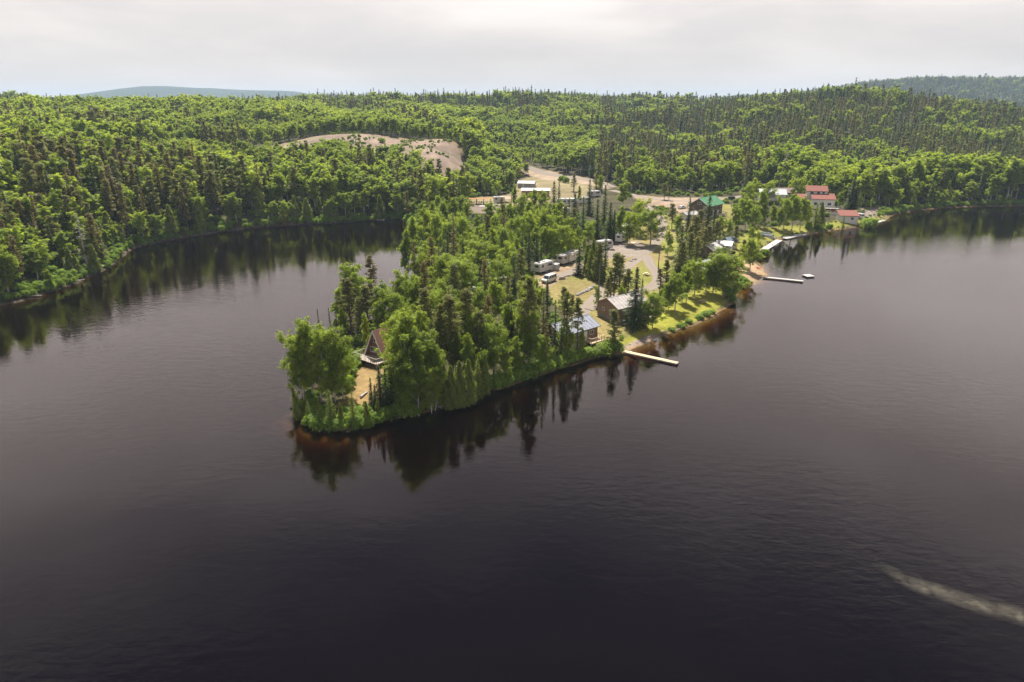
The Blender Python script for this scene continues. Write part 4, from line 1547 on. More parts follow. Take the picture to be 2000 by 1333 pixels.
MB().box(-2.4, 2.4, -1.5, 1.5, 2.4, 2.5).build('roof', DARKLOG, pr)
for sx in (-2.2, 2.2):
    for sy in (-1.3, 1.3):
        MB().box(sx - .07, sx + .07, sy - .07, sy + .07, -.3, 2.4).build('post', DARKLOG, pr)
for i in range(4):
    MB().box(-2 + i * 1.0, -1.3 + i * 1.0, -1.0, -.2, 0, .5 + .25 * (i % 3)).build('crate', OLDWOOD, pr)
pos = spot(1180, 487)
trailer('small white trailer half hidden behind the tall spruce by the gravel pad', pos, R(35), 6.0, body=OFFWHITE, group=None)
pos = spot(905, 585)
trailer('white trailer glimpsed among trees deep in the grove', pos, R(30), 7.0, body=WHITE, group=None)
pos = spot(962, 532)
trailer('pale trailer mostly hidden in the grove behind the round birch', pos, R(75), 6.5, body=OFFWHITE, group=None)
trailer('cream trailer glimpsed between pines in the grove', spot(978, 566), R(60), 6.5, body=CREAM, group=None)

# ------------------------------------------------------------------ buildings at the root of the point
pos = spot(948, 432)
LAND['the white bungalow'] = pos
gable_house('bungalow', 'white bungalow with brown shingle roof and a row of tall windows', 'house', pos, R(-4), 8, 12, 3.0, 1.9, WHITE, BROWNROOF, base=.8,
            windows=[('front', -4.6, 1.5, 1.0, 1.8), ('front', -3.0, 1.5, 1.0, 1.8), ('front', .3, 1.5, 1.1, 2.0), ('front', 1.7, 1.5, 1.1, 2.0), ('front', 3.1, 1.5, 1.1, 2.0), ('right', 1.2, 1.5, 1.2, 1.1)], doors=[('front', -1.2)], ribs=False)
trailer('white trailer parked behind the brown-roofed bungalow', spot(930, 418), R(5), 8.0, group=None, fifth=True, name='fifth_wheel_trailer')
pos = spot(938, 400)
sd = empty('wood_shed', pos, R(0), 'open wood shed with bright orange roof, full of firewood', 'shed')
LAND['the wood shed'] = pos
MB().prism([(-2.2, 2.95), (2.2, 2.7), (2.2, 2.82), (-2.2, 3.07)], 'x', -5.4, 5.4).build('roof', ORANGE, sd)
for xx in (-5, -1.7, 1.7, 5):
    for yy in (-1.9, 1.9):
        MB().box(xx - .1, xx + .1, yy - .1, yy + .1, -.5, 2.65).build('post', DARKLOG, sd)
lg = MB()
for i in range(70):
    a_, z_ = -4.7 + 9.4 * random.random(), .15 + .26 * (i % 6)
    lg.tube((a_, -1.5, z_), (a_, 1.4, z_), .13, .13, 6)
tag(lg.build('firewood', OLDWOOD, sd), kind='stuff')
place_house(pos, 6)
vehicle('pickup_truck', 'pale blue pickup truck by the orange-roofed wood shed', spot(968, 407), R(15), 'pickup', BLUECAR, cat='truck')
pos = spot(975, 397)
trailer('small white camper behind the pale blue pickup truck', pos, R(5), 5.5, group=None)
tp_ = empty('tent_shelter', spot(985, 396), R(10), 'tan peaked tent shelter beside the wood shed', 'shelter')
MB().prism([(-2, 1.8), (0, 2.9), (2, 1.8), (2, 1.88), (0, 2.98), (-2, 1.88)], 'x', -3, 3).build('roof', simple('tan_canvas', (.48, .36, .24), .8), tp_)
for sx in (-2.8, 2.8):
    for sy in (-1.8, 1.8):
        MB().box(sx - .05, sx + .05, sy - .05, sy + .05, -.3, 1.85).build('post', OLDWOOD, tp_)
vehicle('parked_car', 'small grey car parked by the firewood shed', spot(950, 409), R(160), 'sedan', simple('grey_car_paint', (.25, .28, .31), .3, noise=.03))

pos = spot(1046, 384)
LAND['the long shed'] = pos
gs = empty('storage_building', pos, R(-3), 'long brown storage building with white flat roof by the sandy yard', 'building')
MB().box(-7, 7, -3, 3, -1, 3.1).build('wall', TANSIDE, gs)
MB().prism([(-3.4, 3.12), (3.4, 3.6), (3.4, 3.78), (-3.4, 3.30)], 'x', -7.4, 7.4).build('roof', WHITE, gs)
for i, uu in enumerate((-4.6, -.6, 3.4)):
    door(gs, Vector((0, -3, 0)), Vector((1, 0, 0)), Vector((0, -1, 0)), uu, .05, 2.6, 2.5, mat=REDBOARD)
window(gs, Vector((0, -3, 0)), Vector((1, 0, 0)), Vector((0, -1, 0)), 6.0, 1.7, .9, .9)
place_house(pos, 8)
pos = spot(1029, 366)
gable_house('storage_shed', 'grey storage shed with pale low roof behind the long white-roofed building', 'shed', pos, R(-12), 6, 9, 2.2, .9, GREY, OFFWHITE, base=.2, windows=[('front', 2, 1.3, 1, .7)], doors=[('front', -1.5)])
# motorhome
pos = spot(1108, 402)
mh = empty('motorhome', pos, R(8), 'white motorhome parked among spruces at the end of the sandy yard', 'motorhome')
LAND['the white motorhome'] = pos
MB().prism([(-4.8, .5), (4.6, .5), (4.8, 1.0), (4.75, 1.9), (4.3, 3.2), (4.0, 3.4), (-4.6, 3.4), (-4.8, 3.2)], 'y', -1.25, 1.25).build('body', WHITE, mh, .06)
for uu in (-3.6, -1.6, .4, 2.2):
    window(mh, Vector((0, -1.25, 0)), Vector((1, 0, 0)), Vector((0, -1, 0)), uu, 2.2, 1.2, .8, mat=DARK, mull=False)
door(mh, Vector((0, -1.25, 0)), Vector((1, 0, 0)), Vector((0, -1, 0)), 3.5, .6, .75, 2.0, mat=OFFWHITE)
MB().box(-1.5, -.6, -.4, .4, 3.39, 3.72).build('air_conditioner', OFFWHITE, mh, .04)
MB().box(-4.4, 4.2, -1.27, -1.255, 1.2, 1.45).build('stripe', STRIPE, mh)
for xx in (-2.6, 3.2):
    for s in (-1, 1):
        wheel(mh, xx, s * 1.1, .45, s)
place_house(pos, 5.5)
trailer('white trailer behind the row of spruces near the motorhome', spot(1140, 398), R(10), 7.0, group=None)
trailer('white trailer parked at the wooded edge above the big round tree', spot(1160, 385), R(30), 7.0, body=OFFWHITE, group=None)
trailer('white camper in the trees below the motorhome', spot(1103, 420), R(-10), 5.0, body=WHITE, group=None)
vehicle('parked_car', 'white car parked beside the spruces below the sandy yard', spot(1078, 405), R(80), 'suv', WHITECAR)

# lodge
pos = spot(1378, 422)
LAND['the green-roofed lodge'] = pos
lo = gable_house('lodge', 'two-storey dark log lodge with bright green metal roof', 'lodge', pos, R(46), 8.6, 12.5, 4.6, 2.7, DARKLOG, GREENROOF, base=.8, over=.7,
                 windows=[('left', 0, 5.2, 1.7, 1.0), ('left', 2.4, 3.4, .9, 1.7), ('left', -1.5, 1.5, 1.4, 1.2), ('front', -4.5, 1.6, 1.4, 1.2), ('front', -1.5, 1.6, 1.4, 1.2), ('front', .6, 3.3, .8, 1.9), ('front', 4.6, 3.6, 1.3, 1.0),
                          ('front', 4.6, 1.6, 1.4, 1.2), ('front', -4.5, 3.6, 1.4, 1.0)], doors=[('front', 2.6)], trim=WHITE)
deck(lo, 0.2, 6.2, -6.8, -4.32, .75, OLDWOOD, gaps=('y1',))
pos = spot(1350, 428)
gable_house('utility_shed', 'low shed with whitish roof in front of the green-roofed lodge', 'shed', pos, R(30), 4, 9, 2.0, .9, OFFWHITE, OFFWHITE, base=.2, windows=[('front', 2, 1.2, .9, .7)], doors=[('front', -2)])
vehicle('parked_car', 'dark sport utility car parked on the road beyond the lodge', spot(1426, 391), R(175), 'suv', BLACKCAR)
vehicle('parked_car', 'red car parked on the lodge gravel lot behind the trees', spot(1292, 408), R(60), 'suv', REDPLASTIC)
vehicle('parked_car', 'silver car parked at the left corner of the lodge', spot(1332, 408), R(40), 'sedan', ALU)
pos = spot(1506, 392)
LAND['the grey-roofed house'] = pos
gable_house('house', 'pale house with grey roof showing between the leafy shore trees', 'house', pos, R(-10), 8, 12, 3, 2, OFFWHITE, GREYROOF, base=.5, windows=[('front', 3, 1.5, 1.3, 1.1), ('front', -3, 1.5, 1.3, 1.1), ('left', 0, 1.5, 1.2, 1)], doors=[('front', 0)])
pos = spot(1532, 388)
gable_house('house', 'brown house with tan roof beyond the leafy shore trees', 'house', pos, R(5), 7, 10, 2.8, 1.8, TANSIDE, BROWNROOF, base=.5, windows=[('front', 2.5, 1.5, 1.2, 1), ('front', -2.5, 1.5, 1.2, 1)], doors=[('front', 0)], ribs=False)

# red-roofed house on the far shore: tall block with a lower wing
pos = spot(1598, 404)
LAND['the red-roofed house'] = pos
rh = empty('lake_house', pos, R(-14), 'white lake house with stepped red metal roofs above the far shore', 'house')


def block(root, x0, x1, y0, y1, z0, z1, rise, roofmat=REDROOF, o=.5):
    MB().prism([(y0, z0), (y1, z0), (y1, z1 + rise), (y0, z1)], 'x', x0, x1).build('wall', WHITE, root)
    s_ = rise / (y1 - y0)
    MB().prism([(y0 - o, z1 - s_ * o + .02), (y1 + o, z1 + rise + s_ * o + .02), (y1 + o, z1 + rise + s_ * o + .2), (y0 - o, z1 - s_ * o + .2)], 'x', x0 - o, x1 + o).build('roof', roofmat, root)


block(rh, -3.5, 6.0, -4.5, .98, -2.5, 4.0, 1.6)
block(rh, -5.5, 3.2, 1.0, 5.0, -2.0, 7.0, 1.6)
block(rh, -9.5, -5.52, .5, 4.5, -2.0, 3.8, 1.0)
for o_, u, n_, lst in ((Vector((1.2, -4.5, 0)), Vector((1, 0, 0)), Vector((0, -1, 0)), [(-3.2, 1.9, 1.3, 1.2), (-.6, 1.9, 1.3, 1.2), (2.6, 1.9, 1.5, 1.2)]),
                       (Vector((-1, 1.0, 0)), Vector((1, 0, 0)), Vector((0, -1, 0)), [(-2.4, 6.15, 1.3, .9), (.4, 6.15, 1.3, .9), (2.6, 6.15, 1.0, .9)]),
                       (Vector((6.0, -2, 0)), Vector((0, 1, 0)), Vector((1, 0, 0)), [(0, 2.0, 1.3, 1.2)]), (Vector((3.2, 3, 0)), Vector((0, 1, 0)), Vector((1, 0, 0)), [(0, 5.6, 1.2, 1.2)]),
                       (Vector((-5.5, 3, 0)), Vector((0, -1, 0)), Vector((-1, 0, 0)), [(0, 6.0, 1.2, 1.1)])):
    for uu, zz, ww, hh in lst:
        window(rh, o_, u, n_, uu, zz, ww, hh, mat=DARK)
deck(rh, 1.5, 8.5, -8.5, -4.52, .5, PALEWOOD, gaps=('y1',))
place_house(pos, 9.5)
# terrace wall with red planters
pos = spot(1632, 420)
tw = empty('terrace_wall', pos, R(-16), 'white terrace wall topped with red flower boxes below the red-roofed house', 'wall')
MB().box(-7.5, 7.5, -.25, .25, -2.2, 1.2).build('wall', WHITE, tw)
for i in range(9):
    fb = MB().box(-7 + i * 1.6, -5.7 + i * 1.6, -.36, .3, 1.21, 1.5).build('flower_box', REDBOARD, tw)
    V_, F_ = cards(np.column_stack([-7 + i * 1.6 + 1.3 * rng.random(60), (rng.random(60) - .5) * .6, 1.5 + .4 * rng.random(60)]), rng.normal(size=(60, 3)) + [0, 0, 1], .28)
    link_obj('flowers', mesh_np('flowers', V_, F_, [simple('red_flower', (.45, .10, .10), .7) if i % 2 else MATS['shrub_leaf']], tone=rng.random(240)), fb)
place_house(pos, 4)
pos = spot(1654, 432)
LAND['the red-roofed boathouse'] = pos
bh = empty('boathouse', pos, R(-10), 'small white boathouse with single red roof at the far shore', 'boathouse')
block(bh, -3.6, 3.6, -2.8, 2.8, -1.2, 2.6, 1.3)
door(bh, Vector((0, -2.8, 0)), Vector((1, 0, 0)), Vector((0, -1, 0)), -2.2, .05, .95, 2.0, mat=GREY)
window(bh, Vector((0, -2.8, 0)), Vector((1, 0, 0)), Vector((0, -1, 0)), 1.2, 1.5, 1.1, .9, mat=DARK)
place_house(pos, 4.5)
vehicle('parked_truck', 'white truck with dark windows parked beside the red-roofed boathouse', spot(1677, 426), R(100), 'van', WHITECAR, cat='truck')

# ------------------------------------------------------------------ docks, boats, small things on the shore
def dock(label, p0, p1, width, mat, z=.42, group=None, boards=True, name='dock'):
    a_, b_ = Vector(at_z(*p0, z) + (0,)), Vector(at_z(*p1, z) + (0,))
    v = b_ - a_
    L_ = v.length
    root = empty(name, (a_.x, a_.y, 0), math.atan2(v.y, v.x), label, 'dock', group)
    fr = MB()
    for yy in (-width / 2 + .04, width / 2 - .12):
        fr.box(.05, L_ - .05, yy, yy + .08, z - .30, z - .055)
    fr.build('frame', OLDWOOD, root)
    n_ = int(L_ / .36)
    shared = MB().box(0, L_ / n_ - .02, -width / 2, width / 2, z - .05, z).mesh('board', mat)
    for i in range(n_):
        bo = link_obj('board', shared, root, (i * L_ / n_, random.uniform(-.012, .012), random.uniform(-.004, .004)))
    nposts = max(2, int(L_ / 3.5) + 1)
    for i in range(nposts):
        for s in (-1, 1):
            xx = .3 + (L_ - .6) * i / (nposts - 1)
            MB().tube((xx, s * (width / 2 + .07), -2.0), (xx, s * (width / 2 + .07), z + .05), .06, .06, 7).build('post', OLDWOOD, root)
    return root


dock('long narrow pale plank dock reaching out from the gravel beach beside the cabin', (1219, 686), (1324, 709), 1.15, FRESHWOOD)
dock('long thin white dock at the sandy swimming beach', (1490, 541), (1569, 549), 1.3, PALEWOOD)
dock('wide bleached dock along the bank with a boat tied below it', (1488, 490), (1522, 469), 2.4, PALEWOOD, z=.5)
dock('low dock with boats against the bank near the far lawn', (1532, 466), (1577, 457), 1.8, PALEWOOD)
dock('short dock at the far shore beyond the round bush', (1708, 436), (1727, 430), 1.6, PALEWOOD)
dock('small grey plank landing at the very tip of the point', (566, 792), (622, 789), .9, OLDWOOD, z=.35)
rx, ry = at_z(1579, 539, .3)
rf = empty('swim_raft', (rx, ry, 0), R(10), 'small square white swimming raft floating off the beach dock', 'raft')
for i in range(6):
    MB().box(-1.3, 1.3, -1.3 + i * .435, -1.3 + i * .435 + .42, .36, .42).build('board', PALEWOOD, rf)
MB().box(-1.25, 1.25, -1.25, 1.25, .18, .355).build('frame', OLDWOOD, rf)
for s in (-1, 1):
    MB().tube((-1.2, s * .8, .1), (1.2, s * .8, .1), .28, .28, 8).build('float', DARK, rf)


def water_pt(px, py, z=0.0):
    x, y = at_z(px, py, z)
    return Vector((x, y, -.12))


boat('grey aluminium boat moored beside the bleached bank dock', water_pt(1514, 480), R(50), 5.0, 1.9)
boat('aluminium boat tied at the low dock near the far lawn', water_pt(1536, 465), R(25), 4.8, hull=OFFWHITE)
boat('white boat at the outer end of the low far dock', water_pt(1560, 461), R(20), 4.8, hull=WHITE)
boat('white boat moored at the short far shore dock', water_pt(1716, 434), R(20), 5.0, hull=WHITE)
boat('covered boat pulled up on the grass, nearest the bank dock', spot(1496, 462), R(150), 5.2, 2.0, cover=NAVY)
boat('grey boat hauled out on the lawn behind the covered boat', spot(1492, 457), R(155), 4.8, 1.8)
boat('upturned pale boat lying on the lawn edge above the bank dock', spot(1506, 466), R(160), 4.2, 1.5, hull=OFFWHITE, motor=False)
boat('white canoe afloat at the head of the left bay', Vector(at_z(740, 430.5) + (-.1,)), R(5), 4.9, .95, hull=WHITE, motor=False)
kp = spot(1480, 525)
ky = empty('kayak', (kp.x, kp.y, kp.z + .02), R(-20), 'red kayak lying on the sandy beach', 'kayak')
MB().add([(-1.7, 0, .2), (-.6, -.32, .12), (-.6, .32, .12), (.6, -.32, .12), (.6, .32, .12), (1.7, 0, .22), (-.6, 0, 0), (.6, 0, 0), (-.6, 0, .36), (.6, 0, .38)],
         [(0, 1, 6), (0, 6, 2), (1, 3, 7, 6), (2, 6, 7, 4), (3, 5, 7), (7, 5, 4), (0, 8, 1), (0, 2, 8), (1, 8, 9, 3), (2, 4, 9, 8), (3, 9, 5), (4, 5, 9)]).build('hull', REDPLASTIC, ky)
MB().tube((-.1, 0, .35), (-.1, 0, .40), .22, .22, 10).build('seat', DARK, ky)


def picnic_table(label, pos, rz):
    r_ = empty('picnic_table', pos, rz, label, 'table')
    for i in range(4):
        MB().box(-.9, .9, -.4 + i * .2, -.4 + i * .2 + .185, .70, .75).build('board', FRESHWOOD, r_)
    for s in (-1, 1):
        MB().box(-.9, .9, s * .72 - .13, s * .72 + .13, .42, .47).build('bench', FRESHWOOD, r_)
        MB().tube((s * .65, -.75, 0), (s * .65, .25, .69), .05, .05, 4).tube((s * .65, .75, 0), (s * .65, -.25, .69), .05, .05, 4).box(s * .65 - .04, s * .65 + .04, -.8, .8, .34, .41).build('leg', OLDWOOD, r_)


picnic_table('wooden picnic table on the grass above the sandy beach', spot(1440, 541), R(25))
picnic_table('wooden picnic table under trees by the pad below the fifth-wheel trailer', spot(1142, 541), R(10))
picnic_table('picnic table on the porch side lawn of the silver-roofed cabin', spot(1154, 672), R(40))


def log_thing(name, label, px, py, L_, r, rz, cat, mat=None, pitch=0.0, z=.12, group=None):
    p_ = spot(px, py)
    root = MB().path([Vector((-L_ / 2, 0, 0)), Vector((0, .06 * L_ * .3, .03)), Vector((L_ / 2, 0, .05))], [r, r * .9, r * .65], 7)
    o2 = root.build(name, mat or DEADWOOD)
    o2.location = (p_.x, p_.y, p_.z + z)
    o2.rotation_euler = (0, pitch, rz)
    return tag(o2, label, cat, group)


log_thing('log_bench', 'bleached log lying on the bare clearing at the tip', 711, 773, 2.2, .22, R(70), 'log', z=.2)
log_thing('driftwood', 'thin pale driftwood pole floating at the wooded bank', 1110, 722, 4.2, .06, R(-30), 'driftwood', z=.03)
log_thing('driftwood', 'weathered driftwood snag on the left bank corner', 150, 550, 4.0, .14, R(35), 'driftwood', z=.2)
log_thing('driftwood', 'heap-like pale driftwood log at the left edge bank', 62, 580, 5.0, .16, R(15), 'driftwood', z=.2)
log_thing('driftwood', 'pale driftwood trunk along the bay bank under cedars', 315, 474, 5.5, .14, R(8), 'driftwood', z=.15)
log_thing('driftwood', 'short bleached log on the bay bank beyond the cedars', 345, 464, 4.0, .12, R(15), 'driftwood', z=.15)


def stone(name, px, py, r, k, label, group):
    p_ = spot(px, py)
    bm_ = MB()
    rg = np.random.default_rng(2000 + k)
    import bmesh
    bm = bmesh.new()
    bmesh.ops.create_icosphere(bm, subdivisions=2, radius=r)
    for v in bm.verts:
        s_ = 1 + .22 * math.sin(v.co.x * 5 / r + k) * math.cos(v.co.y * 4 / r + 2 * k) + rg.normal() * .04
        v.co = Vector((v.co.x * s_ * 1.15, v.co.y * s_, v.co.z * s_ * .7))
    me_ = bpy.data.meshes.new(name)
    bm.to_mesh(me_)
    bm.free()
    me_.materials.append(STONE)
    o2 = link_obj(name, me_, None, (p_.x, p_.y, p_.z + r * .25))
    o2.rotation_euler = (0, 0, k * 1.3)
    tag(o2, label, 'stone', group)


for i in range(9):
    stone('boulder', 1128 + i * 4.0 + random.uniform(-.6, .6), 577 - i * 1.9, .45 + .25 * random.random(), i, 'grey boulder in the row edging the lawn beside the gravel road', 'boulders edging the lawn')
for i in range(5):
    stone('boulder', 1104 + i * 6, 541 - i * 1.2, .4 + .2 * random.random(), 20 + i, 'grey boulder along the sandy pad below the cream trailer', 'boulders by the sandy pad')
for i, (a_, b_) in enumerate([(1221, 507), (1232, 511), (1239, 508)]):
    stone('boulder', a_, b_, .4 + .15 * i, 40 + i, 'stone of the small fire ring on the grass triangle', 'fire ring stones')

def woodpile(label, px, py, rz, n_=5):
    r_ = empty('woodpile', spot(px, py), rz, label, 'woodpile')
    shared = MB().tube((0, -.25, 0), (0, .25, 0), .11, .10, 6).mesh('log', OLDWOOD)
    for k in range(4):
        for i in range(n_ * 2 - k):
            link_obj('log', shared, r_, ((i - n_ + k / 2) * .22, random.uniform(-.05, .05), .10 + k * .19))


woodpile('stacked firewood on the sandy pad beside the white van', 1098, 546, R(20))
woodpile('stacked firewood behind the silver-roofed cabin by the gravel road', 1142, 632, R(40))
woodpile('stacked firewood at the edge of the gravel pad near the platform trailer', 1196, 490, R(-10))
picnic_table('wooden picnic table on the mown lawn beneath the birches', spot(1372, 592), R(30))
picnic_table('wooden picnic table on the grass triangle between the tracks', spot(1262, 538), R(60))

# ------------------------------------------------------------------ utility poles and wires
POLES = {}


def pole(key, label, px, py, ht_, arm=True, rz=0.0):
    p_ = spot(px, py)
    r_ = empty('utility_pole', p_, rz, label, 'utility pole', 'utility poles')
    MB().tube((0, 0, -1), (0, 0, ht_), .17, .11, 9).build('pole', POLEWOOD, r_)
    if arm:
        ca = MB().box(-1.1, 1.1, -.16, -.05, ht_ - .75, ht_ - .62).build('crossarm', POLEWOOD, r_)
        for xx in (-1.0, 0.0, 1.0):
            MB().tube((xx, -.1, ht_ - .62), (xx, -.1, ht_ - .42), .05, .04, 6).build('insulator', OFFWHITE, ca)
    else:
        MB().tube((0, -.1, ht_ - .5), (0, -.1, ht_ - .3), .05, .04, 6).build('insulator', OFFWHITE, r_)
    POLES[key] = (p_, ht_)
    FOOT.append((p_.x, p_.y, 1.6))


pole('a', 'dark wooden utility pole beside the gravel road near the pale-roofed cabin', 1168, 606, 11.5, False)
pole('b', 'slim wooden utility pole at the track junction near the grass triangle', 1285, 534, 8.5, False, R(30))
pole('c', 'tall pole with crossarm standing in the sandy yard by the motorhome', 1121, 381, 12.5, True, R(10))
pole('d', 'bare pole against the woods right of the sandy road', 1186, 362, 13, True, R(10))
pole('e', 'wooden pole in the trees near the far grey-roofed house', 1535, 375, 11, True)
pole('f', 'pole among spruces in front of the lodge', 1340, 470, 10, False)
pole('g', 'pole rising from the grove in front of the white bungalow', 961, 452, 11.5, False)
POLEG = simple('wire_metal', (.25, .25, .25), .5)


def wire(k0, k1, label, sag=1.2, r=.022, off=0.0):
    (p0, h0), (p1, h1) = POLES[k0], POLES[k1]
    a_, b_ = p0 + Vector((off, 0, h0 - .35)), p1 + Vector((off, 0, h1 - .35))
    pts = []
    for i in range(13):
        t_ = i / 12
        q = a_.lerp(b_, t_)
        q.z -= sag * 4 * t_ * (1 - t_)
        pts.append(q)
    tag(MB().path(pts, r, 4).build('power_line', POLEG), label, 'wire', 'power lines')


wire('a', 'b', 'power line from the near pole to the junction pole')
wire('b', 'f', 'power line from the junction pole into the spruces')
wire('c', 'd', 'power line across the sandy yard to the woodland pole', off=-.9)
wire('c', 'd', 'second power line across the sandy yard, right of the first', off=.9)
wire('c', 'g', 'power line from the sandy yard to the bungalow grove')

# ------------------------------------------------------------------ single trees of the point, each where the photograph shows it
T = tree_px
# tip
for px, yt, yb, w, k in [(590, 640, 776, .8, 2), (612, 612, 780, .9, 0), (642, 626, 784, .95, 2), (670, 652, 778, .9, 4), (596, 668, 778, .9, 1), (655, 688, 786, .85, 3),
                         (628, 655, 786, .95, 4)]:
    T('birch', px, yt, yb, w, k, place='tip')
T('cedar', 588, 752, 816, .95, 0, place='tip', tilt=(0, R(-9)))
for px, yt, yb in [(604, 783, 826), (626, 778, 832), (648, 760, 832), (668, 786, 838), (692, 764, 838), (718, 783, 834), (740, 780, 824), (655, 800, 840)]:
    T('cedar', px, yt, yb, .95, None, place='tip')
for px, yt, yb in [(745, 714, 806), (757, 721, 808), (767, 716, 806), (727, 738, 800), (735, 752, 812)]:
    T('spruce', px, yt, yb, 1.15, random.choice((0, 2)), place='tip')
for px, yt, yb, w in [(788, 636, 770, .9), (806, 606, 782, 1.05), (832, 636, 792, 1.05), (787, 690, 800, .85), (818, 706, 812, .9), (843, 706, 806, .85), (776, 700, 778, .7), (800, 655, 800, 1.0),
                      (846, 664, 800, .95), (778, 600, 722, 1.0), (815, 600, 740, .95)]:
    T('birch', px, yt, yb, w, None, place='tip')
T('dead', 850, 742, 802, .9, 0, place='tip', tilt=(R(8), R(14)), label='grey dead tree leaning out over the water at the wooded bank')
# behind the A-frame
for px, yt, yb in [(688, 540, 668), (722, 556, 664), (706, 580, 672)]:
    T('pine', px, yt, yb, 1.1, 1, place='aframe')
T('brown', 729, 497, 612, 1.15, 1, place='aframe')
for px, yt, yb, w in [(697, 508, 628, 1.0), (664, 560, 650, .8), (757, 548, 660, 1.0), (776, 560, 668, .95), (742, 582, 672, .8), (672, 600, 676, .7), (715, 610, 690, .6)]:
    T('birch', px, yt, yb, w, None, place='aframe')
for px, yt, yb in [(623, 604, 640), (646, 601, 650), (660, 606, 660)]:
    T('spruce', px, yt, yb, .9, 3, place='aframe')
# shore in front of the grove
for px, yt, yb in [(868, 706, 790), (882, 712, 794), (899, 704, 790), (916, 700, 784), (934, 702, 776), (948, 690, 768), (906, 726, 790), (876, 742, 794)]:
    T('cedar', px, yt, yb, .95, None, place='bank')
for px, yt, yb, k in [(885, 575, 742, 1), (862, 590, 735, 0), (835, 560, 690, 1), (910, 560, 720, 1), (935, 606, 740, 0), (1031, 541, 718, 2), (955, 575, 690, 1), (1105, 568, 694, 2),
                      (1127, 580, 690, 2), (1060, 566, 700, 0)]:
    T(random.choice(('pine', 'brown')) if k != 2 else 'pine', px, yt, yb, 1.0, k, place='bank')
for px, yt, yb, k in [(999, 598, 704, 3), (1083, 586, 704, 3), (1067, 548, 668, 0), (1095, 636, 706, 1), (1010, 640, 722, 3)]:
    T('spruce', px, yt, yb, 1.0, k, place='bank')
for px, yt, yb, w in [(964, 618, 742, .95), (890, 640, 742, .8), (1042, 640, 722, 1.0), (1060, 650, 716, .9), (985, 676, 748, .8), (1018, 690, 740, .75), (1078, 676, 716, .8), (1098, 684, 716, .75), (912, 650, 760, .8), (940, 680, 764, .7),
                      (1030, 600, 720, .8), (1005, 655, 735, .9), (990, 590, 700, .9), (1015, 580, 705, .9), (925, 600, 730, .9), (870, 620, 730, .9), (948, 640, 735, .85), (858, 680, 770, .8), (1112, 640, 702, .7), (1098, 628, 700, .7)]:
    T('birch', px, yt, yb, w, None, place='bank')
T('pine', 1200, 604, 688, 1.25, 3, place='bank')
T('dead', 1170, 648, 697, .8, 1, place='bank', tilt=(0, R(24)), label='white bare birch leaning over the bank left of the plank dock')
# camp clearing
T('spruce', 1130, 482, 538, 1.45, 2, place='camp', label='solitary broad blue-green spruce in front of the cream trailer')
T('spruce', 1180, 452, 556, .95, 0, place='camp')
for px, yt, yb in [(1146, 478, 536), (1157, 466, 542), (1166, 474, 546), (1172, 486, 550)]:
    T('cedar', px, yt, yb, 1.05, None, place='camp')
for px, yt, yb, k in [(1198, 492, 592, 1), (1216, 538, 606, 3), (1192, 528, 596, 0), (1299, 508, 574, 3), (1102, 560, 632, 1), (1116, 575, 640, 2), (1186, 540, 602, 0), (1208, 498, 588, 1), (1225, 524, 604, 2), (1170, 472, 550, 2), (1288, 524, 578, 0), (1344, 452, 522, 1), (1358, 462, 530, 0), (1372, 446, 516, 2), (1330, 470, 536, 1)]:
    T('pine', px, yt, yb, 1.15, k, place='camp')
T('spruce', 1238, 522, 640, 1.35, 2, place='camp', label='big dark dense spruce in front of the pale-roofed cabin')
T('spruce', 1250, 544, 628, 1.0, 0, place='camp')
T('spruce', 1068, 545, 592, 1.2, 2, place='camp')
T('spruce', 1326, 440, 530, 1.3, 2, place='camp', label='tall dark spruce right of the track junction pole')
for px, yt, yb, w, k in [(1274, 566, 642, 1.15, 2), (1318, 528, 608, 1.1, 0), (1340, 510, 592, .9, 1), (1356, 503, 580, 1.1, 2), (1412, 486, 580, 1.5, 2), (1392, 498, 574, 1.2, 4), (1428, 500, 578, 1.0, 4), (1464, 462, 530, 1.25, 0),
                         (1305, 545, 606, .9, 4), (1378, 505, 575, 1.1, 2), (1262, 585, 640, .8, 4), (1215, 556, 612, .8, 1), (1166, 556, 600, .7, 4), (1226, 438, 480, .9, 0), (1332, 528, 592, .9, 1), (1304, 448, 500, .8, 4), (1322, 418, 470, .9, 0), (1136, 640, 702, .65, 3)]:
    T('birch', px, yt, yb, w, k, place='camp')
T('pine', 1450, 468, 520, 1.1, 1, place='camp')
for px, yt, yb, k in [(1020, 455, 528, 0), (1033, 447, 532, 1), (1048, 456, 528, 0), (1010, 462, 532, 3), (1056, 468, 522, 1)]:
    T('spruce', px, yt, yb, 1.1, k, place='camp')
for px, yt, yb, w in [(1100, 432, 508, 1.1), (1078, 440, 512, 1.05), (1112, 446, 504, .9), (1062, 436, 514, 1.0), (990, 470, 552, 1.1), (1005, 486, 560, 1.1), (1016, 500, 560, .9), (1128, 462, 502, .7), (1140, 462, 500, .6)]:
    T('birch', px, yt, yb, w, None, place='camp')
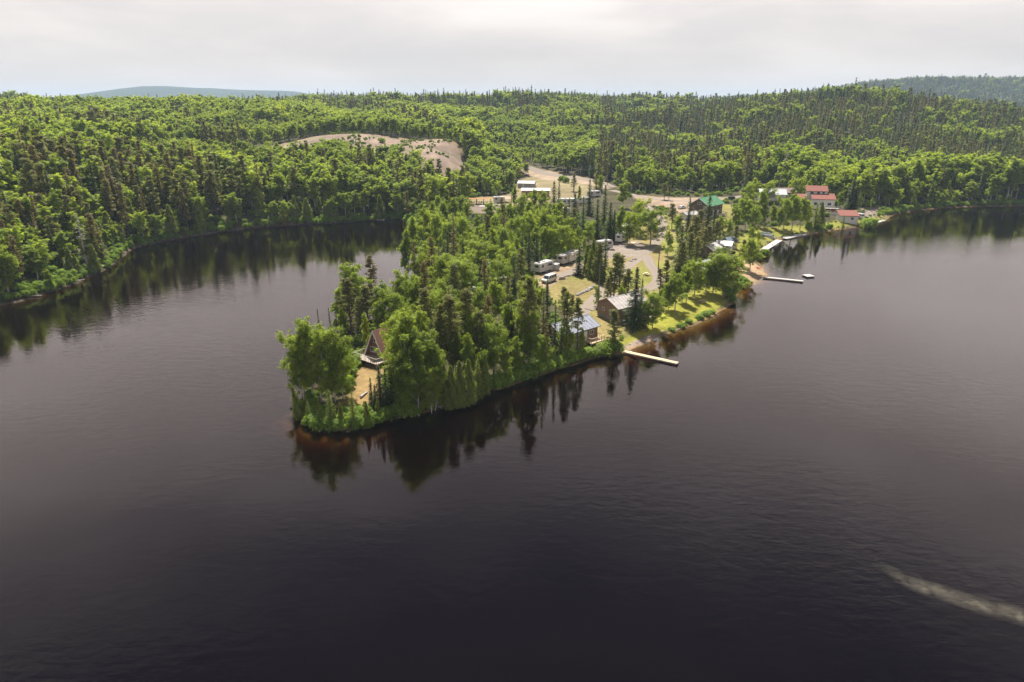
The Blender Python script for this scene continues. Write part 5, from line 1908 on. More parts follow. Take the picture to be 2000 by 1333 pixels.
# middle woods
for px, yt, yb, w, k in [(937, 462, 548, 1.35, 2), (902, 496, 600, 1.4, 2), (862, 492, 590, 1.1, 0), (820, 488, 575, 1.0, 4), (842, 470, 560, 1.0, 1), (808, 420, 520, .9, 3), (835, 398, 500, .9, 1), (858, 412, 505, 1.0, 0), (880, 420, 512, 1.0, 4),
                         (905, 415, 505, 1.0, 2), (795, 446, 540, .8, 3), (922, 640, 700, .8, 1), (975, 500, 590, 1.1, 2), (985, 440, 520, 1.0, 0), (965, 470, 545, .9, 1), (1010, 416, 500, 1.1, 2), (1035, 408, 492, 1.1, 0), (1058, 402, 480, 1.0, 4),
                         (940, 560, 650, 1.0, 0), (965, 540, 640, 1.0, 1), (845, 560, 668, 1.0, 2), (870, 540, 640, 1.0, 4), (812, 540, 640, .9, 1)]:
    T('birch', px, yt, yb, w, k, place='grove')
for px, yt, yb, k in [(888, 414, 540, 0), (845, 462, 570, 1), (860, 476, 580, 2), (812, 470, 575, 0), (985, 400, 480, 2), (948, 506, 600, 1), (832, 510, 640, 1), (880, 560, 690, 0)]:
    T('brown', px, yt, yb, 1.0, k, place='grove')
for px, yt, yb, k in [(876, 450, 540, 1), (906, 466, 545, 2), (953, 500, 575, 2), (868, 470, 560, 3)]:
    T('spruce', px, yt, yb, 1.15, k, place='grove')
# root of the point
for px, yt, yb, k in [(1081, 353, 428, 0), (1091, 356, 410, 1), (1121, 378, 458, 2), (1150, 350, 420, 0), (1179, 361, 452, 1), (1190, 395, 470, 2), (1138, 384, 450, 3), (1165, 388, 466, 0), (1198, 410, 472, 1)]:
    T('spruce', px, yt, yb, 1.5, k, place='root')
for px, yt, yb, w in [(1216, 352, 408, 1.25), (1270, 403, 480, 1.55), (1245, 384, 460, 1.1), (1210, 400, 470, 1.0), (1150, 430, 480, 1.0), (1110, 420, 475, 1.0), (1060, 370, 430, 1.0), (1020, 374, 440, 1.0), (1035, 390, 455, 1.0), (1000, 395, 460, .9),
                      (1005, 360, 415, .7), (1130, 362, 400, .7), (1172, 340, 376, .9), (1230, 412, 478, .9), (1082, 402, 470, .9), (900, 380, 440, 1.0), (885, 385, 450, 1.0), (912, 388, 446, .8), (1128, 440, 486, .7)]:
    T('birch', px, yt, yb, w, None, place='root')
T('pine', 1120, 340, 374, 1.3, 1, place='root')
T('pine', 1297, 358, 391, 1.6, 1, place='root', label='flat-topped pine standing alone on the gravel lot by the lodge')
T('pine', 1306, 362, 392, 1.4, 0, place='root', label='second pine in the pair on the gravel lot by the lodge')
T('pine', 1312, 397, 448, 1.4, 1, place='root')
# around the lodge and along the right bank
for px, yt, yb, k in [(1343, 384, 452, 0), (1378, 382, 486, 0), (1390, 400, 480, 1)]:
    T('spruce', px, yt, yb, 1.5, k, place='lodge')
for px, yt, yb, k in [(1355, 420, 500, 1), (1368, 426, 505, 0), (1382, 440, 500, 1), (1345, 440, 500, 2), (1436, 440, 486, 1), (1362, 408, 480, 1), (1350, 402, 470, 0), (1396, 430, 488, 1)]:
    T('pine' if k else 'brown', px, yt, yb, 1.25, k, place='lodge')
for px, yt, yb, w in [(1405, 420, 470, 1.0), (1420, 424, 474, .9), (1437, 400, 455, 1.0), (1455, 380, 450, 1.1), (1470, 400, 456, 1.0), (1482, 370, 444, 1.0), (1506, 396, 444, .9), (1492, 408, 448, .9), (1530, 381, 448, 1.0), (1546, 372, 452, 1.0),
                      (1562, 380, 450, 1.1), (1575, 398, 446, .8), (1520, 404, 450, .8), (1466, 440, 478, .8), (1480, 450, 480, .6), (1460, 352, 412, 1.1), (1500, 350, 396, 1.2), (1472, 346, 395, 1.1), (1555, 345, 388, 1.3), (1575, 352, 396, 1.0),
                      (1638, 372, 410, .9), (1677, 378, 412, .8), (1700, 386, 412, .5)]:
    T('birch', px, yt, yb, w, None, place='right')
for px, yt, yb, k in [(1660, 338, 412, 2), (1668, 352, 414, 2), (1452, 340, 392, 0)]:
    T('spruce', px, yt, yb, 1.3, k, place='right')
for px, yt, yb, w in [(1590, 396, 447, 1.35), (1600, 394, 444, 1.2), (1645, 420, 449, 1.1), (1617, 424, 438, 1.0)]:
    T('cedar', px, yt, yb, w, None, place='right')
# left bank marks
T('rust', 557, 412, 442, 1.1, 0, place='bay', label='rust-red dying conifer at the waterline across the bay')
T('dead', 526, 418, 441, 1.0, 2, place='bay', label='small white dead snag on the bank left of the rust-red conifer')
T('dead', 170, 418, 520, 1.3, 2, place='bay', label='bare grey spruce skeleton in the woods on the left bank')
T('dead', 1520, 290, 372, .8, 1, place='right', label='pale dead trunk in front of the dark hill beyond the houses')

# ------------------------------------------------------------------ fill of the grove between the single trees
GROVE = smooth_poly(np.array([(-30, 108), (-24, 104), (-12, 110), (2, 122), (14, 134), (10, 146), (6, 160), (2, 180), (8, 200), (14, 222), (24, 245), (30, 270), (16, 290), (0, 292), (-26, 290), (-40, 300), (-44, 285), (-34, 250), (-29, 222),
                              (-24, 196), (-24, 178), (-29, 160), (-33, 143), (-34, 128)], float))
FOOTA = np.array(FOOT)


def clear_of_things(x, y, extra=0.0):
    ok_ = np.ones(x.shape, bool)
    for fx, fy, fr_ in FOOTA:
        ok_ &= np.hypot(x - fx, y - fy) > fr_ + extra
    return ok_


def open_ground(x, y, names=('tip', 'camp', 'lawn', 'pits', 'pad', 'beach', 'beach2', 'lawn2', 'yard', 'yard2', 'drive', 'lot', 'slope', 'pitfield')):
    z_ = np.full(x.shape, -1e9)
    for nm in names:
        z_ = np.maximum(z_, zone(nm, x, y))
    return z_


def sees_front(x, y, fx, fy, fr_, lim):
    """standing in the line between the drone and a building front"""
    t_ = (x * fx + y * fy) / (fx * fx + fy * fy)
    return (t_ < 1) & (t_ > lim) & (np.hypot(x - fx * t_, y - fy * t_) < fr_)


cx_ = rng.uniform(-48, 34, 5000)
cy_ = rng.uniform(100, 305, 5000)
_, dd_ = terrain(cx_, cy_)
okk = (sd_poly(GROVE, cx_, cy_) > 0) & (dd_ > 1.2) & clear_of_things(cx_, cy_, .8) & (open_ground(cx_, cy_) < -1.0) & (road_dist(cx_, cy_) > 2)
for nm, fr_, lim in (('the A-frame cottage', 3.6, .80), ('the silver-roofed cabin', 5, .82), ('the white bungalow', 6, .90), ('the white trailer', 4, .9)):
    q = LAND[nm]
    okk &= ~sees_front(cx_, cy_, q.x, q.y, fr_, lim)
taken = [(t_['x'], t_['y']) for t_ in TREES]
nfill = 0
for x, y, g in zip(cx_, cy_, okk):
    if not g or nfill >= 120:
        continue
    if min((x - a_) ** 2 + (y - b_) ** 2 for a_, b_ in taken) < 2.9 ** 2:
        continue
    taken.append((x, y))
    r_ = random.random()
    kind = 'birch' if r_ < .60 else 'brown' if r_ < .68 else 'pine' if r_ < .79 else 'spruce' if r_ < .93 else 'cedar'
    h_ = dict(birch=random.uniform(7, 12.5), brown=random.uniform(9, 14), pine=random.uniform(9, 14), spruce=random.uniform(6, 12), cedar=random.uniform(5, 8))[kind]
    o_ = plant(kind, random.randrange(5), x, y, h_, random.uniform(.85, 1.15))
    TREES.append(dict(o=o_, kind=kind, x=x, y=y, h=h_, place='grove', label=None))
    nfill += 1

# ------------------------------------------------------------------ woods across the water and over the hills
def forest_points():
    out_ = []
    for r0, r1, sp in ((150, 420, 5.2), (420, 760, 5.8), (760, 1330, 6.6), (1330, 2900, 12.0)):
        xs = np.arange(-1.05 * r1, 1.05 * r1, sp)
        ys = np.arange(80, r1, sp)
        X, Y = np.meshgrid(xs, ys)
        X = (X + rng.uniform(-.48, .48, X.shape) * sp).ravel()
        Y = (Y + rng.uniform(-.48, .48, Y.shape) * sp).ravel()
        rr = np.hypot(X, Y)
        px = 1000 + FPX * X / (Y * C_ + 40 * S_)
        k_ = (rr >= r0) & (rr < r1) & (px > -180) & (px < 2180)
        if r0 >= 1330:
            k_ &= (X > 400)
        out_.append(np.column_stack([X[k_], Y[k_]]))
    return np.concatenate(out_)


FP = forest_points()
fz, fd = terrain(FP[:, 0], FP[:, 1])
x, y = FP[:, 0], FP[:, 1]
keep = fd > .5
keep &= ~((sd_poly(GROVE, x, y) > -3))
keep &= ~((x > -50) & (x < 60) & (y < 330) & (y < 250 + (x + 50) * .9))          # the camp is planted by hand
onp = (x > -20) & (x < 175) & (y < 372 + np.clip((x - 60) * .12, 0, 12))
keep &= ~(onp & (y < 330)) & ~(onp & (x > 30) & (x < 140))
near_ = np.hypot(x, y) < 620
x_, y_ = x[near_], y[near_]
g = (open_ground(x_, y_) < -1.5) & (road_dist(x_, y_) > 3) & clear_of_things(x_, y_, 2.0)
kk = keep[near_]
kk &= g
keep[near_] = kk
FP, fz, fd = FP[keep], fz[keep], fd[keep]
x, y = FP[:, 0], FP[:, 1]
rr = np.hypot(x, y)
m1 = vnoise(x, y, 85, 60) * .65 + vnoise(x, y, 24, 61) * .35
m2 = vnoise(x, y, 40, 62)
azi = x / np.maximum(y, 1)
nF = len(x)
u1 = rng.random(nF)
u2 = rng.random(nF)
# share of conifers: bank of the bay, dark right hill and the skyline are conifer country
con = np.full(nF, .22)
con = np.where(m1 > .60, .74, np.where(m1 < .50, .05, con))
leftbank = (x < -40) & (fd < 70) & (rr < 420)
con = np.where(leftbank, np.where(m1 > .42, .66, .20), con)
ridge = (rr > 820)
con = np.where(ridge, np.where(azi < -.25, .45, .72), con)
righth = (azi > .12) & (rr > 470)
con = np.where(righth, np.where(m2 > .38, .92, .45), con)
rbank = (azi > .38) & (rr < 470)
con = np.where(rbank, .22, con)
con = np.where(rr > 1330, .92, con)
isc = u1 < con
kind = np.where(isc, np.where(u2 < .40, 'spruce', np.where(u2 < .64, 'pine', 'brown')), 'birch')
kind = np.where(isc & righth, np.where(u2 < .60, 'spruce', np.where(u2 < .82, 'brown', 'pine')), kind)
kind = np.where(isc & leftbank & (u2 > .12), np.where(u2 < .50, 'pine', 'brown'), kind)
kind = np.where(ridge & isc & (u2 < .80), 'spruce', kind)
edge = (fd < 7) & (rr < 420)
kind = np.where(edge, np.where(u2 < .35, 'cedar', np.where(u2 < .80, 'birch', kind)), kind)
hh = np.select([kind == 'birch', kind == 'spruce', kind == 'pine', kind == 'brown'], [rng.uniform(8, 13.5, nF), rng.uniform(8.5, 15, nF), rng.uniform(10, 15.5, nF), rng.uniform(9, 15, nF)], rng.uniform(5, 9, nF))
hh = np.where(edge & (kind == 'birch'), rng.uniform(5, 9.5, nF), hh)
young = (np.abs(x + 90) < 120) & (y > 470) & (y < 560)
hh = np.where(young, hh * .62, hh)
hh = np.where(rbank & (kind == 'birch') & (fd > 8), hh * 1.28, hh)
hh = np.where(ridge & (rng.random(nF) < .10), hh * 1.25, hh)
hh *= 1.12 * (.72 + .56 * vnoise(x, y, 48, 66))
hh = np.where((x > -205) & (x < -25) & (y > 325) & (y < 430), hh * np.where(x < -115, .50, .80), hh)
hh = np.where((x < -20) & (rr < 700), hh * 1.25, hh)
score = hh / rr
INDIV = dict(birch=150, spruce=90, pine=110, brown=110, cedar=60)
single = np.zeros(nF, bool)
for kd, cap in INDIV.items():
    ppx_ = 1000 + FPX * x / (y * C_ + (H - fz) * S_)
    idx = np.nonzero((kind == kd) & (rr < 420) & (ppx_ > -15) & (ppx_ < 2015))[0]
    idx = idx[np.argsort(-score[idx])][:cap]
    single[idx] = True
for i in np.nonzero(single)[0]:
    o_ = plant(kind[i], random.randrange(5), x[i], y[i], hh[i], random.uniform(.9, 1.25) * (1.15 if kind[i] == 'birch' else 1.0), far=rr[i] > 235, z=fz[i] - .1)
    TREES.append(dict(o=o_, kind=kind[i], x=x[i], y=y[i], h=hh[i], place='left woods' if x[i] < -20 else 'right woods', label=None))

# the rest of the woods: one mass per stretch, instanced
PICK = {}


def first_tree(kd, far_meshes):
    return far_meshes


def woods(name, label, mask):
    idx = np.nonzero(mask & ~single)[0]
    if not len(idx):
        return
    me_ = bpy.data.meshes.new(name)
    me_.vertices.add(len(idx))
    me_.vertices.foreach_set('co', np.column_stack([x[idx], y[idx], fz[idx] - .1]).astype(np.float32).ravel())
    srcs, code = [], np.zeros(len(idx), np.int32)
    scl = np.zeros((len(idx), 3), np.float32)
    rot = np.zeros((len(idx), 3), np.float32)
    rot[:, 2] = rng.random(len(idx)) * 6.283
    for kd in ('birch', 'spruce', 'pine', 'brown', 'cedar'):
        for v, (cr_, tr_) in enumerate(FAR[kd]):
            sel = (kind[idx] == kd) & ((idx * 7919 % 9973) % len(FAR[kd]) == v)
            if not sel.any():
                continue
            if cr_.name not in _HC:
                co = np.empty(len(cr_.vertices) * 3, dtype=np.float32)
                cr_.vertices.foreach_get('co', co)
                _HC[cr_.name] = float(co[2::3].max())
            s = hh[idx][sel] / _HC[cr_.name]
            w = rng.uniform(.85, 1.25, sel.sum()) * (1.2 if kd == 'birch' else 1.0) * np.where(rr[idx][sel] > 1330, 1.9, np.where(rr[idx][sel] > 760, 1.15, 1.0))
            scl[sel] = np.column_stack([s * w, s * w, s])
            code[sel] = len(srcs)
            srcs.append((cr_, tr_))
    for nm, tp_, arr, key in (('scl', 'FLOAT_VECTOR', scl, 'vector'), ('rot', 'FLOAT_VECTOR', rot, 'vector'), ('code', 'INT', code, 'value')):
        a_ = me_.attributes.new(nm, tp_, 'POINT')
        a_.data.foreach_set(key, arr.ravel())
    ob = link_obj(name, me_)
    tag(ob, label, 'forest', kind='stuff')
    gn_scatter(ob, srcs)
    return ob


def src_object(me_):
    """a tree part already standing in the scene that uses this mesh"""
    if me_.name not in PICK:
        for o2 in bpy.data.objects:
            if o2.data is not None and o2.type == 'MESH' and o2.data.name not in PICK:
                PICK[o2.data.name] = o2
    return PICK.get(me_.name)


def gn_scatter(ob, srcs):
    ng = bpy.data.node_groups.new(ob.name + '_scatter', 'GeometryNodeTree')
    ng.interface.new_socket('Geometry', in_out='INPUT', socket_type='NodeSocketGeometry')
    ng.interface.new_socket('Geometry', in_out='OUTPUT', socket_type='NodeSocketGeometry')
    new_, link_ = ng.nodes.new, ng.links.new
    gi, go = new_('NodeGroupInput'), new_('NodeGroupOutput')
    jn = new_('GeometryNodeJoinGeometry')

    def attr(nm, tp_):
        a_ = new_('GeometryNodeInputNamedAttribute')
        a_.data_type = tp_
        a_.inputs['Name'].default_value = nm
        return a_.outputs['Attribute']
    sc_, ro_, cd_ = attr('scl', 'FLOAT_VECTOR'), attr('rot', 'FLOAT_VECTOR'), attr('code', 'INT')
    er = new_('FunctionNodeEulerToRotation')
    link_(ro_, er.inputs[0])
    for k_, parts in enumerate(srcs):
        cmp_ = new_('FunctionNodeCompare')
        cmp_.data_type = 'INT'
        cmp_.operation = 'EQUAL'
        ins = [s_ for s_ in cmp_.inputs if s_.enabled]
        link_(cd_, ins[0])
        ins[1].default_value = k_
        for me_ in parts:
            so = src_object(me_)
            if so is None:
                continue
            oi_ = new_('GeometryNodeObjectInfo')
            oi_.transform_space = 'ORIGINAL'
            oi_.inputs['Object'].default_value = so
            oi_.inputs['As Instance'].default_value = True
            ip = new_('GeometryNodeInstanceOnPoints')
            link_(gi.outputs[0], ip.inputs['Points'])
            link_(cmp_.outputs[0], ip.inputs['Selection'])
            link_(oi_.outputs['Geometry'], ip.inputs['Instance'])
            link_(er.outputs[0], ip.inputs['Rotation'])
            link_(sc_, ip.inputs['Scale'])
            link_(ip.outputs[0], jn.inputs[0])
    link_(jn.outputs[0], go.inputs[0])
    md = ob.modifiers.new('scatter', 'NODES')
    md.node_group = ng


# make sure one tree of every light kind stands in the scene as a source
have = {o2.data.name for o2 in bpy.data.objects if o2.type == 'MESH'}
rest = np.nonzero(~single)[0]
for kd in ('birch', 'spruce', 'pine', 'brown', 'cedar'):
    for v, (cr_, tr_) in enumerate(FAR[kd]):
        if cr_.name not in have:
            cand = rest[(kind[rest] == kd) & (rr[rest] < 480) & ~single[rest]]
            i = cand[np.argmax(score[cand])]
            single[i] = True
            o_ = plant(kd, v, x[i], y[i], hh[i], 1.0, far=True, z=fz[i])
            TREES.append(dict(o=o_, kind=kd, x=x[i], y=y[i], h=hh[i], place='left woods' if x[i] < -20 else 'right woods', label=None))

woods('forest', 'mixed green and brown forest covering the hillside left of the bay', (azi < -.14) & (rr < 900))
woods('forest', 'forest with young aspens between the gravel pit and the dark hill', (azi >= -.14) & (azi < .16) & (rr < 900))
woods('forest', 'dark brownish conifer forest on the hill behind the red-roofed house', (azi >= .16) & (rr < 900))
woods('forest', 'bristly dark spruce forest along the skyline ridge', (rr >= 900) & (rr < 1330))
woods('forest', 'hazy blue-green forest on the far ridge at the right', rr >= 1330)

# ------------------------------------------------------------------ shrubs: along the banks and under the trees
SHR = []


def shrub(px, py, s, label=None, hgt=1.0):
    p_ = spot(px, py)
    ob = link_obj('shrub', SHRUBS[len(SHR) % 4], None, (p_.x, p_.y, p_.z - .05))
    ob.rotation_euler = (0, 0, random.random() * 6.28)
    ob.scale = (s, s, s * hgt)
    SHR.append(ob)
    tag(ob, label or 'bright green leafy shrub on the bank below the grove', 'shrub', None if label else 'shrubs along the wooded bank')


for a_, b_, s in [(606, 830, 1.2), (625, 838, 1.3), (645, 836, 1.2), (668, 838, 1.4), (690, 836, 1.3), (712, 834, 1.4), (735, 826, 1.5), (752, 818, 1.4), (775, 814, 1.5), (795, 812, 1.4), (815, 808, 1.2), (950, 763, 1.6), (962, 758, 1.6), (975, 752, 1.5),
                  (990, 748, 1.4), (1005, 744, 1.5), (1020, 740, 1.4), (1036, 735, 1.5), (1055, 729, 1.5), (1070, 724, 1.5), (1088, 718, 1.5), (1105, 712, 1.6), (1120, 706, 1.5), (1135, 702, 1.4), (1150, 698, 1.4), (1163, 696, 1.3), (1178, 692, 1.6), (1190, 688, 1.7), (1203, 686, 1.6),
                  (640, 812, 1.3), (615, 815, 1.2), (700, 818, 1.2), (675, 812, 1.0), (725, 812, 1.2), (760, 806, 1.2), (860, 790, 1.2), (930, 768, 1.3)]:
    shrub(a_, b_, s)
for a_, b_, s, lb in [(1312, 646, 1.1, 'low green bush at the water edge nearest the plank dock beach'), (1330, 638, 1.3, 'bright bush on the lake edge, second beyond the beach'), (1345, 630, 1.2, 'leafy bush at the lawn edge by the narrow path'),
                      (1366, 622, 1.4, 'thick green bush on the lawn edge below the cut grass'), (1378, 616, 1.5, 'thick dark bush on the lake side of the mown lawn'), (1390, 612, 1.2, 'low bush at the far end of the lawn edge hedge'),
                      (1425, 582, 2.0, 'dark round bush under the maple at the lawn corner'), (1456, 556, 1.3, 'low bush on the bank by the picnic table'), (1444, 562, 1.2, 'green bush on the bank left of the beach'),
                      (1697, 444, 3.0, 'large round green bush at the far shore beside the boathouse'), (1492, 500, 1.8, 'bright green bush at the near end of the bleached dock'), (1480, 508, 1.6, 'green bush between the beach and the bleached dock'),
                      (690, 718, 1.6, 'leafy bush at the upper corner of the bare clearing'), (678, 735, 1.7, 'leafy bush along the left side of the bare clearing'), (672, 760, 1.6, 'dark bush at the lower left of the bare clearing'),
                      (1580, 448, 1.6, 'bush on the bank beyond the low far dock'), (1600, 450, 1.5, 'bush under the pair of cedars on the far bank'), (1620, 447, 1.4, 'bush on the grassy slope by the boathouse'),
                      (1096, 356, 2.4, 'round bush in the middle of the sandy yard'), (1106, 358, 2.2, 'second round bush beside the yard pole'), (770, 296, 2.6, 'green bush clump on the open gravel pit'), (746, 279, 2.0, 'low bush on the crest of the gravel pit')]:
    shrub(a_, b_, s * (.8 if a_ < 1400 and a_ > 1300 else 1.0), lb, .55 if 1300 < a_ < 1400 else 1.0)

# low growth on the forest floor and along every bank, too thick to count
un = []
for n_, x0, x1, y0, y1, s0, s1 in ((9000, -50, 60, 98, 300, .35, .85), (9000, -240, 0, 140, 430, .6, 1.5), (7000, 60, 420, 170, 470, .6, 1.4)):
    a_ = rng.uniform(x0, x1, n_)
    b_ = rng.uniform(y0, y1, n_)
    zz_, d_ = terrain(a_, b_)
    og = open_ground(a_, b_)
    k_ = (d_ > .35) & (og < -.6) & (road_dist(a_, b_) > 1.2) & clear_of_things(a_, b_, -.5)
    k_ &= (vnoise(a_, b_, 7, 70) > .42) | (d_ < 3.0)
    un.append(np.column_stack([a_, b_, zz_, rng.uniform(s0, s1, n_)])[k_])
# bushes hanging over the water all along the wooded banks
BK = catmull(SHORE_S[6:SHORE_S.shape[0] - 14], .8)
BT = np.gradient(BK, axis=0)
BN = np.stack([-BT[:, 1], BT[:, 0]], 1) / (np.linalg.norm(BT, axis=1)[:, None] + 1e-9)
for rep in range(3):
    off = rng.uniform(-3.4, 3.4, len(BK))
    a_, b_ = (BK + BN * off[:, None]).T
    zz_, d_ = terrain(a_, b_)
    k_ = (d_ > .1) & (d_ < 3.2) & (open_ground(a_, b_) < -.3) & (rng.random(len(a_)) < .75)
    un.append(np.column_stack([a_, b_, zz_, rng.uniform(.6, 1.5, len(a_)) * np.where((a_ > -40) & (b_ < 250), .75, 1.0)])[k_])
# a thin fringe of grass and weeds at open banks and lawn borders
a_ = rng.uniform(-40, 200, 26000)
b_ = rng.uniform(98, 330, 26000)
zz_, d_ = terrain(a_, b_)
og = open_ground(a_, b_)
k_ = (d_ > .15) & (((np.abs(og) < 1.0)) | (d_ < 1.2)) & (road_dist(a_, b_) > .5) & clear_of_things(a_, b_, -.5) & (zone('beach', a_, b_) < -.5) & (zone('beach2', a_, b_) < -.5) & (vnoise(a_, b_, 5, 71) > .35)
un.append(np.column_stack([a_, b_, zz_, rng.uniform(.16, .42, len(a_))])[k_])
# weeds and willow taking hold on the bare gravel
a_ = rng.uniform(-180, -24, 2600)
b_ = rng.uniform(384, 484, 2600)
zz_, d_ = terrain(a_, b_)
k_ = (zone('pitfield', a_, b_) > 1) & (vnoise(a_, b_, 9, 72) > .76)
un.append(np.column_stack([a_, b_, zz_, rng.uniform(.25, .9, len(a_))])[k_])
un = np.concatenate(un)
me_ = bpy.data.meshes.new('undergrowth')
me_.vertices.add(len(un))
me_.vertices.foreach_set('co', un[:, :3].astype(np.float32).ravel())
sc3 = np.repeat(un[:, 3:4], 3, 1)
ro3 = np.zeros((len(un), 3))
ro3[:, 2] = rng.random(len(un)) * 6.28
for nm, tp_, arr, key in (('scl', 'FLOAT_VECTOR', sc3.astype(np.float32), 'vector'), ('rot', 'FLOAT_VECTOR', ro3.astype(np.float32), 'vector'), ('code', 'INT', rng.integers(0, 4, len(un)).astype(np.int32), 'value')):
    at_ = me_.attributes.new(nm, tp_, 'POINT')
    at_.data.foreach_set(key, arr.ravel())
ug = tag(link_obj('undergrowth', me_), 'low leafy undergrowth on the forest floor and the banks', 'undergrowth', kind='stuff')
gn_scatter(ug, [(m_,) for m_ in SHRUBS])

# ------------------------------------------------------------------ stones and sunken sticks along the waterline
import bmesh
rk = MB()
base_bm = bmesh.new()
bmesh.ops.create_icosphere(base_bm, subdivisions=1, radius=1)
bv = [v.co.copy() for v in base_bm.verts]
bf = [tuple(v.index for v in f.verts) for f in base_bm.faces]
base_bm.free()
for i in range(0, len(BK), 1):
    if rng.random() > .55:
        continue
    off = rng.uniform(-1.6, 1.6)
    q = BK[i] + BN[i] * off
    r_ = rng.uniform(.10, .34)
    z_ = float(terrain_grid_z(np.array([q[0]]), np.array([q[1]]))[0])
    if z_ < -.35 or z_ > .9:
        continue
    a_ = rng.random() * 6.28
    rk.add([(q[0] + r_ * (1.2 * v.x * math.cos(a_) - v.y * math.sin(a_)) * (1 + .2 * math.sin(7 * v.z + i)), q[1] + r_ * (1.2 * v.x * math.sin(a_) + v.y * math.cos(a_)), z_ + r_ * .7 * v.z * (1 + .2 * math.sin(5 * v.x + i))) for v in bv], bf)
tag(rk.build('shore_stones', STONE), 'small grey stones strewn along the waterline', 'stones', kind='stuff')

# ------------------------------------------------------------------ pollen slick drifting on the lake
m, n, new, link = nmat('pollen_slick')
o = new('ShaderNodeOutputMaterial')
at = new('ShaderNodeAttribute')
at.attribute_name = 'cover'
geo = new('ShaderNodeNewGeometry')
nz = new('ShaderNodeTexNoise')
nz.inputs['Scale'].default_value = 0.7
nz.inputs['Detail'].default_value = 10
nz.inputs['Roughness'].default_value = .7
link(geo.outputs['Position'], nz.inputs['Vector'])
mr = new('ShaderNodeMapRange')
mr.inputs['From Min'].default_value = .36
mr.inputs['From Max'].default_value = .74
link(nz.outputs['Fac'], mr.inputs['Value'])
ml = new('ShaderNodeMath')
ml.operation = 'MULTIPLY'
link(at.outputs['Fac'], ml.inputs[0])
link(mr.outputs[0], ml.inputs[1])
df = new('ShaderNodeBsdfDiffuse')
df.inputs['Color'].default_value = (.36, .33, .25, 1)
tp = new('ShaderNodeBsdfTransparent')
mx = new('ShaderNodeMixShader')
link(ml.outputs[0], mx.inputs[0])
link(tp.outputs[0], mx.inputs[1])
link(df.outputs[0], mx.inputs[2])
link(mx.outputs[0], o.inputs['Surface'])
SL = catmull([at_z(*p_) for p_ in [(1705, 1098), (1735, 1112), (1780, 1138), (1840, 1158), (1900, 1178), (1960, 1192), (2020, 1215), (2100, 1250)]], .5)
Tn = np.gradient(SL, axis=0)
Tn /= np.linalg.norm(Tn, axis=1)[:, None]
Nn = np.stack([-Tn[:, 1], Tn[:, 0]], 1)
vs, cv = [], []
n_ = len(SL)
prog = np.arange(n_) / n_
wid = (.9 + .9 * np.minimum(1, prog * 3)) * (.85 + .3 * vnoise(SL[:, 0], SL[:, 1], 3, 80))
for k in np.linspace(-1, 1, 9):
    q = SL + Nn * (wid * k)[:, None]
    vs.append(np.column_stack([q, np.full(n_, .004)]))
    cv.append((1 - k * k) ** 1.6 * np.clip(prog * 4, 0, 1) * .28)
I = np.arange(n_ * 9).reshape(9, n_)
Ff = np.stack([I[:-1, :-1].ravel(), I[:-1, 1:].ravel(), I[1:, 1:].ravel(), I[1:, :-1].ravel()], 1)[:, ::-1]
me_ = mesh_np('pollen_slick', np.concatenate(vs), Ff, [m])
a_ = me_.attributes.new('cover', 'FLOAT', 'POINT')
a_.data.foreach_set('value', np.concatenate(cv).astype(np.float32))
tag(link_obj('pollen_slick', me_), 'pale feathery streak of pollen drifting on the dark open water', 'slick', kind='stuff')

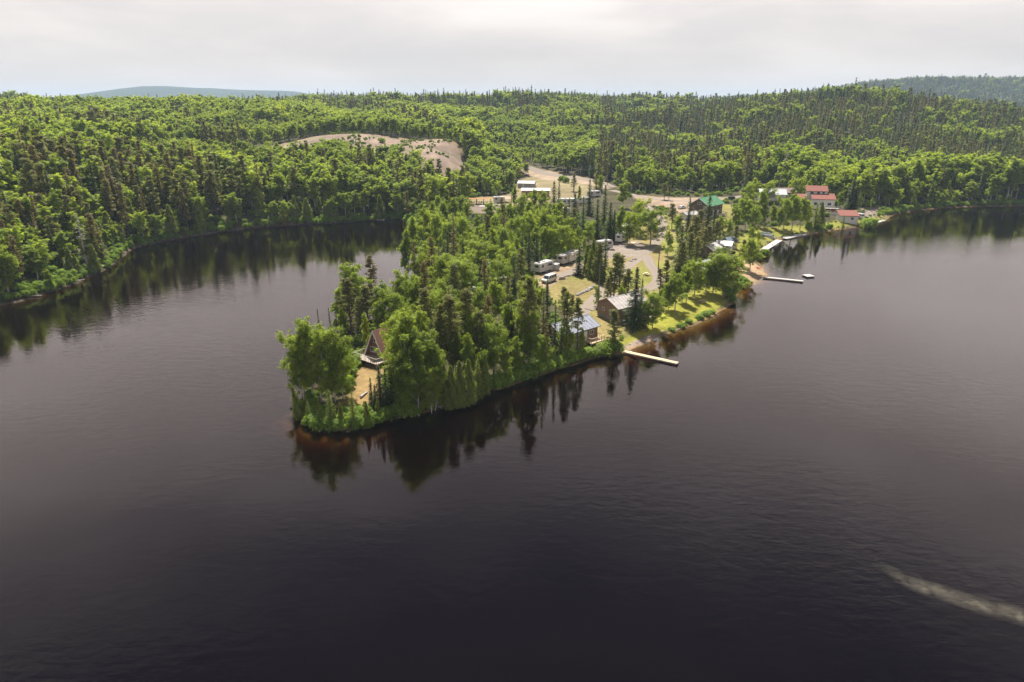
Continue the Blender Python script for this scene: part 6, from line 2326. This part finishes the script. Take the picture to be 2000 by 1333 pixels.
# ------------------------------------------------------------------ wording: a label for every tree
ADJ = dict(birch='leafy birch', spruce='dark spruce', pine='olive pine', brown='thin brownish conifer', cedar='yellow-green cedar', rust='rust-red conifer', dead='grey dead tree')
CAT = {k_: ('dead tree' if k_ == 'dead' else 'tree') for k_ in ADJ}
bucket = {}
PLACE = {'tip': 'on the tip of the point', 'bank': 'on the bank of the wooded point', 'grove': 'in the grove filling the point', 'camp': 'around the camp clearing', 'root': 'by the sandy yard at the root of the point',
         'lodge': 'in front of the lodge', 'right': 'along the far right shore', 'bay': 'on the bay bank', 'aframe': 'behind the cottage'}
for t_ in TREES:
    tag(t_['o'], cat=CAT[t_['kind']])
    if t_['label']:
        t_['o']['label'] = t_['label']
        continue
    best, bd = None, 15.0
    if 'woods' not in t_['place']:
        for nm, q in LAND.items():
            d_ = math.hypot(t_['x'] - q.x, t_['y'] - q.y)
            if d_ < bd:
                best, bd = nm, d_
    size = 'tall' if t_['h'] > 12.5 else 'small' if t_['h'] < 6.5 else 'mid-sized'
    if best:
        q = LAND[best]
        side = 'in front of' if t_['y'] < q.y - 3.5 else 'behind' if t_['y'] > q.y + 3.5 else 'beside'
        base = '%s %s %s %s' % (size, ADJ[t_['kind']], side, best)
    else:
        pl_ = PLACE.get(t_['place'])
        if pl_ is None:
            ppx = proj(t_['x'], t_['y'], 5)[0]
            dsh = float(terrain(np.array([t_['x']]), np.array([t_['y']]))[1][0])
            pl_ = ("at the waterline" if dsh < 7 else "low on the slope" if dsh < 20 else "midway up the slope" if dsh < 38 else "high on the slope") + (' at the picture left edge' if ppx < 60 else ' above the left bank driftwood' if ppx < 180 else ' left of the bay' if ppx < 360 else ' behind the bay' if ppx < 560 else ' below the gravel pit' if ppx < 900 else ' beyond the sandy yard' if ppx < 1300 else ' behind the lodge' if ppx < 1500 else ' beyond the red-roofed house' if ppx < 1740 else ' at the far right shore')
        base = '%s %s %s' % (size, ADJ[t_['kind']], pl_)
    bucket.setdefault(base, []).append(t_)
ORD = ['first', 'second', 'third', 'fourth', 'fifth', 'sixth']
for base, lst in bucket.items():
    if len(lst) == 1:
        lst[0]['o']['label'] = base
    elif len(lst) <= 6:
        lst.sort(key=lambda t_: proj(t_['x'], t_['y'], 5)[0])
        for i, t_ in enumerate(lst):
            t_['o']['label'] = base + ', ' + ORD[i] + ' from left'
            t_['o']['group'] = base
    else:
        for t_ in lst:
            t_['o']['label'] = base
            t_['o']['group'] = base

# ------------------------------------------------------------------ haze
m, n, new, link = nmat('haze')
o = new('ShaderNodeOutputMaterial')
pv = new('ShaderNodeVolumePrincipled')
pv.inputs['Color'].default_value = (.60, .78, 1.0, 1)
pv.inputs['Density'].default_value = 0.00011
pv.inputs['Anisotropy'].default_value = 0.0
link(pv.outputs[0], o.inputs['Volume'])
hb = MB().box(-8900, 8900, -340, 9300, -9.0, 172).build('haze', m)
tag(hb, 'thin bluish summer haze lying over the lake and hills', 'haze', kind='stuff')
print('trees', len(TREES), 'forest', nF, 'objects', len(bpy.data.objects))
